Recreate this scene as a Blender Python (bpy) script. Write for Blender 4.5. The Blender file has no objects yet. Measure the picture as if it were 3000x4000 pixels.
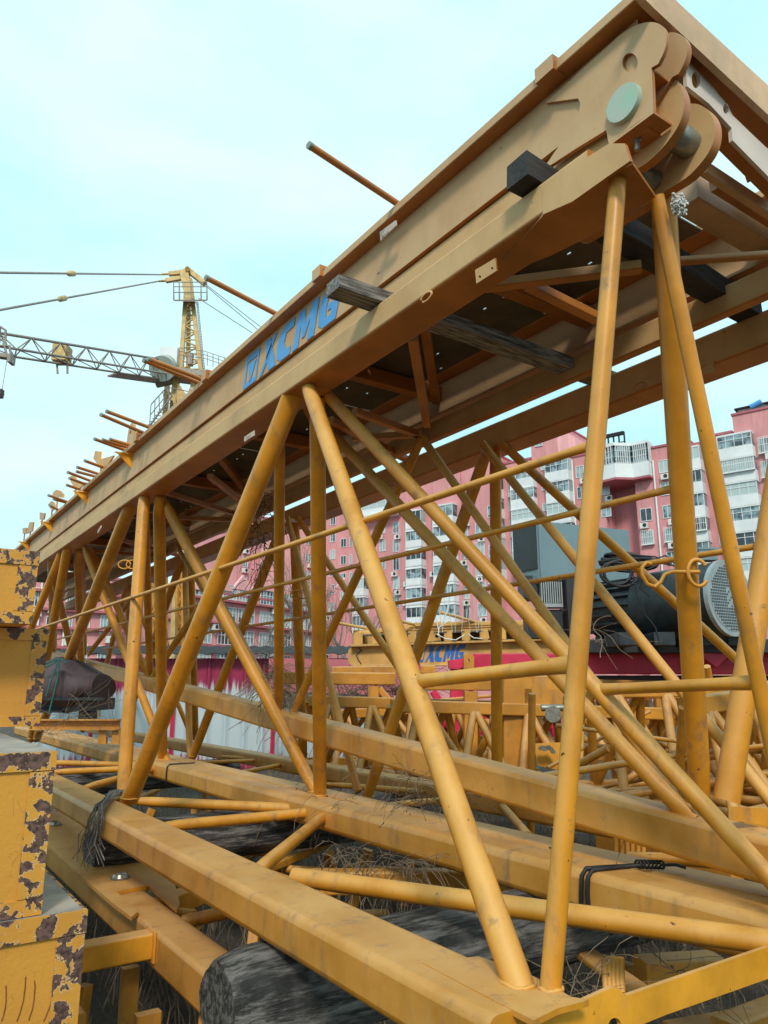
import bpy, bmesh, math, random
from mathutils import Vector, Matrix
from mathutils.geometry import tessellate_polygon
R_=math.radians
sc=bpy.context.scene
# ---------------------------------------------------------------- camera (at the origin of the scene, eye height 1.6 m)
ROW=[[0.8251336748,-0.1296888038,-0.5498501913],[-0.5649375352,-0.1894202324,-0.8030974766],[0.0,0.9732937839,-0.2295630856]]
CAM=Matrix(ROW)
cd=bpy.data.cameras.new('camera'); cam=bpy.data.objects.new('camera',cd); sc.collection.objects.link(cam)
cam.matrix_world=CAM.to_4x4()
cd.sensor_fit='VERTICAL'; cd.sensor_height=36; cd.sensor_width=27; cd.lens=36*2900/4000; cd.clip_start=0.05; cd.clip_end=3000
sc.camera=cam
# ---------------------------------------------------------------- light
SUN=Vector((-0.50,-0.68,0.72)).normalized()          # towards the sun
w=bpy.data.worlds.new("World"); sc.world=w; w.use_nodes=True
nt=w.node_tree; nt.nodes.clear()
wo=nt.nodes.new('ShaderNodeOutputWorld'); bg=nt.nodes.new('ShaderNodeBackground')
sky=nt.nodes.new('ShaderNodeTexSky'); sky.sky_type='NISHITA'; sky.sun_disc=False
sky.sun_elevation=math.asin(SUN.z); sky.sun_rotation=math.atan2(SUN.x,SUN.y); sky.dust_density=4; sky.air_density=1
tc=nt.nodes.new('ShaderNodeTexCoord'); mp=nt.nodes.new('ShaderNodeMapping'); mp.inputs['Scale'].default_value=(1.5,1.5,4)
nz=nt.nodes.new('ShaderNodeTexNoise'); nz.inputs['Scale'].default_value=1.6; nz.inputs['Detail'].default_value=5; nz.inputs['Roughness'].default_value=.5
cr=nt.nodes.new('ShaderNodeValToRGB')
cr.color_ramp.elements[0].position=.32; cr.color_ramp.elements[0].color=(5.0,8.9,10.0,1)
cr.color_ramp.elements[1].position=.72; cr.color_ramp.elements[1].color=(8.2,10.4,10.5,1)
mx=nt.nodes.new('ShaderNodeMix'); mx.data_type='RGBA'; mx.inputs[0].default_value=.97
nt.links.new(tc.outputs['Generated'],mp.inputs[0]); nt.links.new(mp.outputs[0],nz.inputs['Vector']); nt.links.new(nz.outputs[0],cr.inputs[0])
nt.links.new(sky.outputs[0],mx.inputs['A']); nt.links.new(cr.outputs[0],mx.inputs['B'])
nt.links.new(mx.outputs['Result'],bg.inputs[0]); bg.inputs[1].default_value=.1
nt.links.new(bg.outputs[0],wo.inputs[0])
sl=bpy.data.lights.new('sun','SUN'); sl.energy=2.4; sl.angle=R_(11); sl.color=(1,.93,.82)
so=bpy.data.objects.new('sun',sl); sc.collection.objects.link(so); so.rotation_euler=SUN.to_track_quat('Z','Y').to_euler()
vs=sc.view_settings; vs.view_transform='Standard'; vs.look='None'; vs.gamma=1; vs.exposure=.16; vs.use_curve_mapping=False
try: sc.cycles.use_denoising=True; sc.cycles.max_bounces=6
except Exception: pass
# ---------------------------------------------------------------- measuring helpers: a direction seen in the photo met with a plane of the place
FW=Vector((0.5651,0.8250,0))
FWD=Vector((0.54985,0.80310,0)).normalized()
def ray(px,py): return CAM@Vector((px-1500,2000-py,-2900))
def at(px,py,ax,v):
    r=ray(px,py); return r*(v/r[ax])
def atf(px,py,D):
    r=ray(px,py); return r*(D/(r.dot(FWD)))
def onseg(a,b,px,py):
    r=ray(px,py).normalized(); d=b-a; n=r.cross(d).cross(r); t=-(a.dot(n))/(d.dot(n)); return a+d*t
X,Y,Z=Vector((1,0,0)),Vector((0,1,0)),Vector((0,0,1))
RT=Vector((FWD.y,-FWD.x,0))
# ---------------------------------------------------------------- mesh builder
def smooth_poly(P,closed=True,k=4):
    out=[]; n=len(P)
    for i in range(n if closed else n-1):
        p0=P[(i-1)%n] if closed or i>0 else P[0]; p1=P[i]; p2=P[(i+1)%n]; p3=P[(i+2)%n] if closed or i<n-2 else P[-1]
        for j in range(k):
            t=j/k; out.append(.5*((2*p1)+(p2-p0)*t+(2*p0-5*p1+4*p2-p3)*t*t+(3*p1-p0-3*p2+p3)*t**3))
    if not closed: out.append(P[-1])
    return out
class MB:
    def __init__(s): s.v=[]; s.f=[]; s.sm=[]; s.mi=[]
    def add(s,vs,fs,smooth=False,mi=0):
        o=len(s.v); s.v+=[tuple(v) for v in vs]
        for f in fs: s.f.append(tuple(i+o for i in f)); s.sm.append(smooth); s.mi.append(mi)
    def box(s,lo,hi,mi=0):
        x0,y0,z0=lo;x1,y1,z1=hi
        s.add([(x0,y0,z0),(x1,y0,z0),(x1,y1,z0),(x0,y1,z0),(x0,y0,z1),(x1,y0,z1),(x1,y1,z1),(x0,y1,z1)],
              [(0,3,2,1),(4,5,6,7),(0,1,5,4),(1,2,6,5),(2,3,7,6),(3,0,4,7)],mi=mi); return s
    def obox(s,c,ex,ey,ez,mi=0):     # oriented box, half vectors
        c=Vector(c); P=[c+a*ex+b*ey+d*ez for d in(-1,1) for b in(-1,1) for a in(-1,1)]
        if ex.cross(ey).dot(ez)<0: fs=[(0,1,3,2),(4,6,7,5),(0,4,5,1),(1,5,7,3),(3,7,6,2),(2,6,4,0)]
        else: fs=[(0,2,3,1),(4,5,7,6),(0,1,5,4),(1,3,7,5),(3,2,6,7),(2,0,4,6)]
        s.add(P,fs,mi=mi); return s
    def loft(s,rings,smooth=False,caps=True,mi=0):
        n=len(rings[0]); V=[p for r in rings for p in r]; F=[]
        for i in range(len(rings)-1):
            for j in range(n):
                k=(j+1)%n; F.append((i*n+j,i*n+k,(i+1)*n+k,(i+1)*n+j))
        s.add(V,F,smooth,mi)
        if caps:
            s.add(rings[0],[tuple(range(n))[::-1]],False,mi); s.add(rings[-1],[tuple(range(n))],False,mi)
        return s
    def beam(s,a,b,wd,ht,bev=.012,side=None,mi=0,nb=3):   # rectangular tube with rounded corners; a,b centre line
        a=Vector(a);b=Vector(b);d=(b-a).normalized()
        if side is None:
            side=d.cross(Z); side = side.normalized() if side.length>1e-4 else X
        side=(side-d*side.dot(d)).normalized(); up=side.cross(d).normalized()
        if up.z<0: up=-up
        pr=[]; w2,h2=wd/2,ht/2; bev=min(bev,w2*.9,h2*.9)
        for cx,cy,a0 in((w2-bev,h2-bev,0),(-w2+bev,h2-bev,90),(-w2+bev,-h2+bev,180),(w2-bev,-h2+bev,270)):
            for i in range(nb+1):
                t=R_(a0+90*i/nb); pr.append((cx+bev*math.cos(t),cy+bev*math.sin(t)))
        if side.cross(up).dot(d)<0: pr=pr[::-1]
        rg=[[p+side*x+up*y for x,y in pr] for p in(a,b)]
        n=len(pr)
        for cnr in range(4):
            ids=[cnr*(nb+1)+q for q in range(nb+1)]; o=len(s.v); m_=len(ids)
            s.v+=[tuple(rg[0][q]) for q in ids]+[tuple(rg[1][q]) for q in ids]
            for q in range(m_-1): s.f.append((o+q,o+q+1,o+m_+q+1,o+m_+q)); s.sm.append(True); s.mi.append(mi)
            q0=ids[-1]; q1=(q0+1)%n; s.add([rg[0][q0],rg[0][q1],rg[1][q1],rg[1][q0]],[(0,1,2,3)],False,mi)
        s.add(rg[0],[tuple(range(n))[::-1]],False,mi); s.add(rg[1],[tuple(range(n))],False,mi)
        return s
    def tube(s,a,b,r,r2=None,n=14,fl0=0,fl1=0,fd=None,mi=0,L=.16):   # fl: how far an end is pinched flat
        a=Vector(a);b=Vector(b);d=(b-a); le=d.length; d.normalize(); r2=r if r2 is None else r2
        u=(fd or Y); u=(u-d*u.dot(d)); u=u.normalized() if u.length>1e-4 else d.orthogonal().normalized(); v=d.cross(u)
        st=[(0,fl0)]
        if fl0: st+=[(L*.25/le,fl0*.9),(L*.6/le,fl0*.4),(L/le,0)]
        if fl1: st+=[(1-L/le,0),(1-L*.6/le,fl1*.4),(1-L*.25/le,fl1*.9)]
        st+=[(1,fl1)]; rg=[]
        for t,f in st:
            rr=r+(r2-r)*t; c=a+d*le*t
            rg.append([c+u*(rr*(1+f*.35)*math.cos(2*math.pi*j/n))+v*(rr*(1-f*.75)*math.sin(2*math.pi*j/n)) for j in range(n)])
        return s.loft(rg,True,True,mi)
    def path(s,pts,r,n=6,mi=0,closed=False):
        pts=[Vector(p) for p in pts]; rg=[]; N=len(pts); u=None
        for i,p in enumerate(pts):
            q=pts[min(i+1,N-1)]-pts[max(i-1,0)]
            if closed: q=pts[(i+1)%N]-pts[i-1]
            q=q.normalized() if q.length>1e-9 else Z
            if u is None: u=q.orthogonal().normalized()
            u=(u-q*u.dot(q)); u=u.normalized() if u.length>1e-5 else q.orthogonal().normalized(); v=q.cross(u)
            rr=r(i/(N-1)) if callable(r) else r
            rg.append([p+(u*math.cos(2*math.pi*j/n)+v*math.sin(2*math.pi*j/n))*rr for j in range(n)])
        if closed: rg.append(rg[0]); return s.loft(rg,True,False,mi)
        return s.loft(rg,True,True,mi)
    def slab(s,poly,vec,holes=(),mi=0):     # planar polygon (3D pts) with holes extruded by vec
        poly=[Vector(p) for p in poly]; holes=[[Vector(p) for p in h] for h in holes]
        allp=poly+[p for h in holes for p in h]; vec=Vector(vec); n=len(allp)
        tr=tessellate_polygon([poly]+holes)
        nr=Vector((0,0,0))
        for i in range(len(poly)): nr+=poly[i].cross(poly[(i+1)%len(poly)])
        fl = nr.dot(vec)>0
        T=[]
        for t in tr:
            g=(allp[t[1]]-allp[t[0]]).cross(allp[t[2]]-allp[t[0]])
            t=tuple(t) if g.dot(vec)<0 else (t[0],t[2],t[1]); T.append(t); T.append((t[0]+n,t[2]+n,t[1]+n))
        o=0
        for k,lp in enumerate([poly]+holes):
            m=len(lp); nn=Vector((0,0,0))
            for i in range(m): nn+=lp[i].cross(lp[(i+1)%m])
            rev=(nn.dot(vec)>0)==(k==0)
            for i in range(m):
                j=(i+1)%m; q=(o+i,o+j,o+j+n,o+i+n); T.append(q if rev else q[::-1])
            o+=m
        s.add(allp+[p+vec for p in allp],T,False,mi); return s
    def disc(s,c,ax,r,th,n=28,mi=0):
        c=Vector(c); ax=Vector(ax).normalized(); return s.tube(c,c+ax*th,r,n=n,mi=mi)
    def build(s,name,mats,parent=None,tag_=None):
        me=bpy.data.meshes.new(name); me.from_pydata(s.v,[],s.f)
        if not isinstance(mats,(list,tuple)): mats=[mats]
        for m in mats: me.materials.append(m)
        me.polygons.foreach_set('use_smooth',s.sm); me.polygons.foreach_set('material_index',s.mi); me.update()
        o=bpy.data.objects.new(name,me); sc.collection.objects.link(o)
        if parent is not None: o.parent=parent; o.matrix_parent_inverse=parent.matrix_world.inverted()
        if tag_: tag(o,*tag_)
        return o
def tag(o,label=None,cat=None,group=None,kind=None):
    if label:o['label']=label
    if cat:o['category']=cat
    if group:o['group']=group
    if kind:o['kind']=kind
    return o
def thing(name,label,cat,loc=(0,0,0),group=None):
    o=bpy.data.objects.new(name,None); sc.collection.objects.link(o); o.empty_display_size=.1; o.location=loc
    o.matrix_world=Matrix.Translation(Vector(loc)); return tag(o,label,cat,group)
def dup(root,loc,label=None):
    r=root.copy(); sc.collection.objects.link(r); r.location=loc
    if label:r['label']=label
    for ch in list(root.children):
        c=ch.copy(); sc.collection.objects.link(c); c.parent=r
        for g in list(ch.children):
            d=g.copy(); sc.collection.objects.link(d); d.parent=c
    return r
# ---------------------------------------------------------------- materials
def mat(name):
    m=bpy.data.materials.new(name); m.use_nodes=True; n=m.node_tree.nodes; b=n['Principled BSDF']; return m,m.node_tree,b
class G:      # tiny node helper
    def __init__(s,nt): s.t=nt
    def n(s,ty,**k):
        x=s.t.nodes.new(ty)
        for a,b in k.items():
            if a.startswith('i_'):
                x.inputs[int(a[2:]) if a[2:].isdigit() else a[2:]].default_value=b
            else: setattr(x,a,b)
        return x
    def l(s,a,b): s.t.links.new(a,b)
    def noise(s,scale,detail=4,rough=.55,vec=None,stretch=None):
        x=s.n('ShaderNodeTexNoise'); x.inputs['Scale'].default_value=scale; x.inputs['Detail'].default_value=detail; x.inputs['Roughness'].default_value=rough
        g=s.n('ShaderNodeNewGeometry')
        if stretch:
            m=s.n('ShaderNodeMapping'); m.inputs['Scale'].default_value=stretch; s.l(g.outputs['Position'],m.inputs[0]); s.l(m.outputs[0],x.inputs['Vector'])
        else: s.l(g.outputs['Position'],x.inputs['Vector'])
        return x.outputs[0]
    def ramp(s,v,a,b,lo=0,hi=1):
        m=s.n('ShaderNodeMapRange'); m.interpolation_type='SMOOTHSTEP'; s.l(v,m.inputs[0]); m.inputs[1].default_value=a; m.inputs[2].default_value=b; m.inputs[3].default_value=lo; m.inputs[4].default_value=hi; return m.outputs[0]
    def math(s,op,a,b):
        m=s.n('ShaderNodeMath'); m.operation=op
        for i,v in enumerate((a,b)):
            if hasattr(v,'links'): s.l(v,m.inputs[i])
            else: m.inputs[i].default_value=v
        return m.outputs[0]
    def mix(s,f,a,b):
        m=s.n('ShaderNodeMix'); m.data_type='RGBA'
        if hasattr(f,'links'): s.l(f,m.inputs[0])
        else: m.inputs[0].default_value=f
        for k,v in(('A',a),('B',b)):
            if hasattr(v,'links'): s.l(v,m.inputs[k])
            else: m.inputs[k].default_value=(*v,1)
        return m.outputs['Result']
    def bump(s,h,st,dist=.01):
        b=s.n('ShaderNodeBump'); b.inputs['Strength'].default_value=st; b.inputs['Distance'].default_value=dist; s.l(h,b.inputs['Height']); return b.outputs[0]
def paint(name,base,dust=(.47,.37,.26),amount=.8,grime=.5,rough=.42,outer=.45,rust=0.25):
    m,t,b=mat(name); g=G(t)
    geo=g.n('ShaderNodeNewGeometry'); dp=g.n('ShaderNodeVectorMath',operation='DOT_PRODUCT'); g.l(geo.outputs['Normal'],dp.inputs[0]); dp.inputs[1].default_value=(-outer,-.08,.85)
    f=g.ramp(dp.outputs['Value'],.12,.8,0,amount)
    n1=g.noise(3.5,6,.62); n2=g.noise(26,5,.6); n3=g.noise(9,4,.6,stretch=(1.4,1.4,.25))
    f=g.math('MULTIPLY',f,g.ramp(n1,.3,.62,.35 if grime>.2 else .75,1.1)); f=g.math('MINIMUM',f,1.0)
    var=g.mix(g.ramp(n1,.3,.72),tuple(c*.72 for c in base),tuple(min(1,c*1.14) for c in base))
    c=g.mix(f,var,dust)
    # dark grime blotches and runs
    gr=g.math('MULTIPLY',g.ramp(n3,.52,.72,0,grime),g.ramp(n2,.35,.65,.2,1))
    c=g.mix(gr,c,(.13,.10,.085))
    # scuffs and faded smears
    n6=g.noise(14,7,.7); c=g.mix(g.math('MULTIPLY',g.ramp(n6,.60,.70,0,.55*min(1,grime*1.6)),g.ramp(n1,.45,.6)),c,(.20,.12,.06))
    n7=g.noise(5,5,.6,stretch=(.8,.8,.3)); c=g.mix(g.ramp(n7,.58,.74,0,min(.35,grime*.7)),c,dust)
    # pinpoint rust chips
    n4=g.noise(48,3,.5); n5=g.noise(6,3,.5)
    ch=g.math('MULTIPLY',g.ramp(n4,.70,.74),g.ramp(n5,.5,.62,0,rust*3)); c=g.mix(ch,c,(.10,.03,.012))
    g.l(c,b.inputs['Base Color']); b.inputs['Roughness'].default_value=rough
    rr=g.math('ADD',g.math('MULTIPLY',f,.3),rough); g.l(rr,b.inputs['Roughness'])
    g.l(g.bump(n2,.12,.004),b.inputs['Normal']); b.inputs['Specular IOR Level'].default_value=.45
    return m
M={}
M['yel']=paint('yellow_paint',(.63,.25,.016),dust=(.60,.36,.11),amount=.62,rough=.38,grime=.6,rust=.5)
M['yel_box']=paint('yellow_paint_chord',(.60,.245,.018),dust=(.52,.34,.15),amount=.55,grime=.55,rough=.4)
M['upper']=paint('pale_yellow_paint_shaded_under',(.45,.155,.026),dust=(.57,.365,.165),amount=.88,outer=.9,grime=.15,rough=.38)  # base darkened to put shade into the undersides; dust pales exposed faces
M['plat']=paint('weathered_platform_paint_shaded_under',(.44,.15,.026),dust=(.55,.36,.19),amount=.92,outer=.95,grime=.12,rough=.4)  # same here: underside shade in the dark base, real dust on exposed faces
M['far_yel']=paint('background_yellow_paint',(.56,.235,.025),dust=(.46,.32,.17),grime=.5,amount=.45,outer=.3)
M['q2']=paint('pale_ochre_paint',(.60,.33,.09),dust=(.55,.42,.25),amount=.5,grime=.3,outer=.3)
M['fascia']=paint('sunlit_end_paint',(.62,.36,.18),dust=(.66,.52,.40),amount=.8,grime=.2)  # paler than the platform paint: sunlight on the end faces put into the colour
M['bright']=paint('fresh_yellow_paint',(.74,.32,.022),amount=.35,grime=.15)
M['crane']=paint('crane_yellow_paint',(.60,.40,.14),amount=.2,grime=.35)
M['red']=paint('magenta_red_paint',(.64,.02,.08),dust=(.45,.1,.14),amount=.3,grime=.15)
def simple(name,col,rough=.6,metal=0,ns=8,var=.3,bump=.1,stretch=None,col2=None,bd=.01):
    m,t,b=mat(name); g=G(t); n=g.noise(ns,6,.6,stretch=stretch)
    c2=col2 or tuple(c*(1-var) for c in col)
    g.l(g.mix(g.ramp(n,.32,.68),c2,col),b.inputs['Base Color']); b.inputs['Roughness'].default_value=rough; b.inputs['Metallic'].default_value=metal
    if bump: g.l(g.bump(n,bump,bd),b.inputs['Normal'])
    return m
M['crane_grey']=simple('crane_grey_steel',(.33,.28,.24),.5)
M['steel']=simple('worn_steel',(.33,.32,.27),.35,.6,30,.4)
M['green']=simple('zinc_green_cap',(.30,.50,.36),.5,0,7,.1,.05,col2=(.44,.44,.40))
M['darkdeck']=simple('dark_deck_plate',(.13,.105,.08),.6,.1,5,.45)
M['timber']=simple('black_timber',(.04,.038,.04),.85,0,6,.6,.5,stretch=(1,9,9),col2=(.018,.017,.017))
M['timber2']=simple('grey_timber',(.30,.28,.26),.85,0,7,.6,.5,stretch=(1.2,12,12),col2=(.05,.045,.042))
M['fins']=simple('finned_casing',(.05,.058,.065),.5,.2,12,.5)
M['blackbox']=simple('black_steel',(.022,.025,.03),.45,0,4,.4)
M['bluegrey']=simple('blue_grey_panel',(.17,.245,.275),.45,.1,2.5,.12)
M['motor']=simple('motor_casing',(.028,.038,.045),.5,.2,9,.55)
M['grill']=simple('grill_grey',(.33,.37,.38),.5,.2,9,.2)
M['rubber']=simple('black_rubber',(.012,.012,.014),.6,0,20,.4)
M['tarp']=simple('purple_brown_tarp',(.085,.055,.065),.75,0,5,.35,.6)
M['teal']=simple('teal_rope',(.02,.14,.12),.8,0,40,.3)
M['vine']=simple('dry_stems',(.26,.185,.12),.9,0,30,.5)
M['leaf']=simple('dry_leaves',(.17,.10,.055),.9,0,25,.5,col2=(.07,.045,.03))
M['white']=simple('white_render',(.74,.76,.77),.7,0,.5,.14,.05)
M['whitepipe']=simple('white_plastic',(.75,.74,.72),.5,0,3,.1)
M['frame']=simple('window_frame_white',(.72,.74,.74),.5,0,3,.1,0)
M['acunit']=simple('ac_unit_white',(.72,.72,.68),.5,0,3,.15,0)
M['roofblk']=simple('roof_dark',(.02,.02,.022),.95,0,4,.3)
M['roofgrn']=simple('greyish_green_cladding',(.40,.46,.42),.6,0,2,.15)
M['blue']=simple('logo_blue',(.07,.31,.66),.45,0,14,.12)
M['darkblue']=simple('logo_deep_blue',(.012,.13,.50),.45,0,14,.12)
M['bark']=simple('grey_bark',(.22,.19,.17),.9,0,9,.4)
M['plaque']=simple('plaque_pale',(.52,.40,.31),.5,0,9,.15)
M['primer']=simple('pale_primer',(.68,.57,.49),.5,0,5,.12)
M['ink']=simple('stamped_ink',(.10,.05,.03),.7,0,20,.2,0)
M['foam']=simple('white_foam',(.75,.74,.7),.9,0,60,.35,1.0)
M['orangehook']=simple('hook_dark',(.05,.04,.035),.6,0,9,.3)
def pink(name,c):
    m,t,b=mat(name); g=G(t); n=g.noise(.6,7,.65,stretch=(1,1,.3)); n2=g.noise(1.6,5,.6,stretch=(1.5,1.5,.12))
    col=g.mix(g.ramp(n,.3,.7),tuple(x*.78 for x in c),c); col=g.mix(g.ramp(n2,.52,.72,0,.5),col,tuple(x*.62 for x in c))
    g.l(col,b.inputs['Base Color']); b.inputs['Roughness'].default_value=.85; return m
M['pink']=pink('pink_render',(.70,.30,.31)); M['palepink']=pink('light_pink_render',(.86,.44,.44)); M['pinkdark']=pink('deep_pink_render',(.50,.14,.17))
m,t,b=mat('window_glass'); g=G(t); oi=g.n('ShaderNodeObjectInfo'); n=g.noise(1.1,2,.5); c=g.mix(g.ramp(n,.4,.6),(.045,.065,.08),(.26,.36,.40)); c=g.mix(g.ramp(oi.outputs['Random'],.45,.9),c,(.42,.50,.50)); c=g.mix(g.ramp(oi.outputs['Random'],.30,.05),c,(.03,.04,.05)); g.l(c,b.inputs['Base Color']); b.inputs['Roughness'].default_value=.12; M['glass']=m
# peeling counterweight paint
def peel(name,bias):
    m,t,b=mat(name); g=G(t)
    n=g.noise(24,10,.6); n2=g.noise(70,5,.65); nv=g.noise(3,3,.5)
    vor=g.n('ShaderNodeTexVoronoi',feature='DISTANCE_TO_EDGE'); vor.inputs['Scale'].default_value=16
    geo=g.n('ShaderNodeNewGeometry'); g.l(geo.outputs['Position'],vor.inputs['Vector'])
    yel=g.mix(g.ramp(nv,.3,.7),(.52,.225,.028),(.61,.28,.032))
    cr_=g.math('MULTIPLY',g.ramp(vor.outputs['Distance'],0,.02,1,0),g.ramp(n,.48,.6,0,.45)); yel=g.mix(cr_,yel,(.25,.11,.03))
    rust=g.mix(g.ramp(n2,.35,.65),(.04,.018,.014),(.16,.085,.065))
    k=g.ramp(n,bias,bias+.015); edge=g.math('MULTIPLY',g.ramp(n,bias-.012,bias-.003),g.ramp(n,bias-.004,bias+.006,1,0))
    c=g.mix(edge,yel,(.72,.62,.45)); c=g.mix(k,c,rust); c=g.mix(g.ramp(n2,.66,.74,0,.35),c,(.3,.16,.1))
    g.l(c,b.inputs['Base Color']); b.inputs['Roughness'].default_value=.62
    h=g.math('SUBTRACT',g.math('MULTIPLY',n2,.35),k); g.l(g.bump(h,.7,.006),b.inputs['Normal']); return m
M['peel_edge']=peel('peeling_edge_paint',.505); M['peel_panel']=peel('cracked_panel_paint',.70)
M['topgrey']=simple('grey_slab_top',(.40,.35,.28),.7,0,6,.6,.2,col2=(.20,.19,.19))
# charred log
def wood():
    m,t,b=mat('charred_log'); g=G(t); n=g.noise(5,9,.7,stretch=(1,7,7)); n2=g.noise(2.2,5,.6)
    c=g.mix(g.ramp(n,.42,.64),(.018,.017,.016),(.21,.195,.18)); c=g.mix(g.ramp(n2,.52,.72,0,.55),c,(.22,.215,.215))
    g.l(c,b.inputs['Base Color']); b.inputs['Roughness'].default_value=.8; g.l(g.bump(n,.9,.03),b.inputs['Normal']); return m
M['log']=wood()
def ground():
    m,t,b=mat('yard_ground'); g=G(t); n=g.noise(1.2,8,.65); n2=g.noise(22,6,.7)
    c=g.mix(g.ramp(n,.35,.65),(.045,.036,.027),(.105,.085,.062)); c=g.mix(g.ramp(n2,.5,.7,0,.7),c,(.03,.024,.018))
    g.l(c,b.inputs['Base Color']); b.inputs['Roughness'].default_value=.95; g.l(g.bump(n2,1,.05),b.inputs['Normal']); return m
M['ground']=ground()
def corr():
    m,t,b=mat('painted_corrugated_sheet'); g=G(t); geo=g.n('ShaderNodeNewGeometry'); sp=g.n('ShaderNodeSeparateXYZ'); g.l(geo.outputs['Position'],sp.inputs[0])
    n=g.noise(2.2,6,.6,stretch=(6,6,.35)); z=g.math('ADD',sp.outputs[2],g.math('MULTIPLY',n,1.1))
    c=g.mix(g.ramp(z,.42,.62),(.52,.60,.64),(.33,.03,.085)); c=g.mix(g.ramp(n,.62,.8,0,.55),c,(.20,.18,.2))
    c=g.mix(g.ramp(z,-.75,-.95),c,(.36,.03,.08))
    g.l(c,b.inputs['Base Color']); b.inputs['Roughness'].default_value=.4; b.inputs['Metallic'].default_value=.25; return m
M['corr']=corr()
GZ=-1.6
#==MORE==
# ---------------------------------------------------------------- ground
g_=MB(); random.seed(3)
N=60; xs=[-8+ (i/N)*60 for i in range(N+1)]
V=[];F=[]
for j in range(N+1):
    for i in range(N+1):
        x=-30+90*i/N; y=-20+110*j/N; V.append((x,y,GZ+.08*math.sin(x*1.3+y*.7)*math.sin(y*.9)))
for j in range(N):
    for i in range(N):
        a=j*(N+1)+i; F.append((a,a+1,a+N+2,a+N+1))
g_.add(V,F,True)
g_.add([(-900,-900,GZ-.1),(900,-900,GZ-.1),(900,900,GZ-.1),(-900,900,GZ-.1)],[(0,1,2,3)])
tag(g_.build('ground',M['ground']),kind='structure')
# ---------------------------------------------------------------- jib section standing upright (nearest)
ZA=-.65; ZT=1.365; YF=14.5
def mb1(name,mats,parent,fn): 
    b=MB(); fn(b); return b.build(name,mats,parent)
CE=at(2165,3860,2,ZA).y-.032
J1=thing('crane_jib_section','nearest yellow lattice crane jib section with its open end at bottom right','jib section',(1.5,1.3,-.78))
mb1('chord',M['yel_box'],J1,lambda b:b.beam((1.235,CE,-.7125),(1.235,YF,-.7125),.21,.125,.024))
mb1('chord',M['yel_box'],J1,lambda b:b.beam((2.35,1.02,-.7225),(2.35,YF,-.7225),.20,.145,.03))
TCH=mb1('chord',M['upper'],J1,lambda b:b.beam((1.57,1.16,1.42),(1.57,YF,1.42),.17,.11,.012))
FWC=Vector((.54985,.8031,.22956))
def rw(a,b,w):      # radius from the width seen at the middle
    return w/2*((a+b)/2).dot(FWC)/2900 if w>1 else w
def T(parent,a,b,r,name='diagonal',m='yel',fl0=.7,fl1=.7,za=ZT,zb=ZA,fd=None):
    if not isinstance(a,Vector):
        pa_=a; a=at(a[0],a[1],2,za)
        if parent is J1 and a.x<1.545: a=at(pa_[0],pa_[1],0,1.545)
    if not isinstance(b,Vector): b=at(b[0],b[1],2,zb)
    r=rw(a,b,r)
    bb=MB(); d=(b-a).normalized(); bb.tube(a-d*.015,b+d*.02,r,fl0=fl0*.8,fl1=fl1*.35,fd=fd)
    if r>.011:
        u=d.orthogonal().normalized(); v=d.cross(u); rg=[]
        for i in range(28):
            t=2*math.pi*i/28; q=b+(u*math.cos(t)+v*math.sin(t))*r*1.02; q=q+d*((b.z-q.z)/d.z)*.98; rg.append(q+Z*(.002+.0018*math.sin(i*5.1))+Vector((math.sin(i*3.3),math.cos(i*4.1),0))*.0012)
        bb.path(rg,.0055,n=6,closed=True)
    bb.build(name,M[m],parent); return a,b
P1=T(J1,(2416,672),(2150,3862),76,'post',fl0=.25,fl1=.1,fd=X)
P3=T(J1,(2568,790),(3168,3640),60,'post',fl0=.2,fl1=.3)
D1=T(J1,(1195,1485),(2022,3838),80,fl0=.55,fl1=.0)
Da=T(J1,(1160,1505),(508,3118),72,fl0=.75,fl1=.75,fd=X)
Dc=T(J1,(1240,1560),(1250,3105),58,'diagonal',fl0=.5,fl1=.3)
Dd=T(J1,(1285,1550),at(3110,3541,0,2.385),60,fl0=.6,fl1=.3)
T(J1,(635,1950),(1232,3092),46)
T(J1,(622,1940),(634,2966),44,'post')
T(J1,(566,1915),(482,3092),50,'post',fl0=.4,fl1=.3)
T(J1,(530,1925),(142,2885),40,fd=X)
T(J1,(268,2124),(122,2885),32,'post',fl0=.4)
T(J1,(250,2138),at(60,2600,1,9.8),28,fd=X)
T(J1,(328,2135),(652,2968),30)
T(J1,(306,2150),(322,2850),28,'post')
T(J1,(190,2175),(352,2840),24)
T(J1,(205,2172),(210,2790),24,'post')
# long thin side rod and mid struts
def rod(parent,p,y1,r=.0125,name='side_rod'):
    mb1(name,M['yel'],parent,lambda b:b.tube(p,Vector((p.x,y1,p.z)),r,n=10,fl0=.5,L=.1,fd=Z))
rod(J1,onseg(*P1,2290,1732),11.5)
def strut(parent,a,b,r=.021,m='yel'):
    mb1('mid_strut',M[m],parent,lambda bb:bb.tube(a,b,rw(a,b,r),fl0=.45,fl1=.45,L=.13,fd=Z))
strut(J1,onseg(*D1,1600,2668),onseg(*P1,2240,2590),56)
strut(J1,onseg(*Dd,2340,2690),onseg(*P3,2965,2665),46)
def br(parent,a,b,r=.022,z=-.725,name='bottom_brace',m='yel',fl=.5):
    a=at(a[0],a[1],2,z);b=at(b[0],b[1],2,z); mb1(name,M[m],parent,lambda bb:bb.tube(a,b,rw(a,b,r),fl0=fl,fl1=fl))
mb1('bottom_brace',M['yel'],J1,lambda bb:bb.tube(at(1150,3425,2,-.725),at(3250,3714,0,2.235),rw(at(1150,3425,2,-.725),at(3250,3714,0,2.235),80)))
br(J1,(505,3128),(1285,3165),38); br(J1,(600,3232),(1285,3168),40); br(J1,(990,3415),(1300,3160),46)
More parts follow.
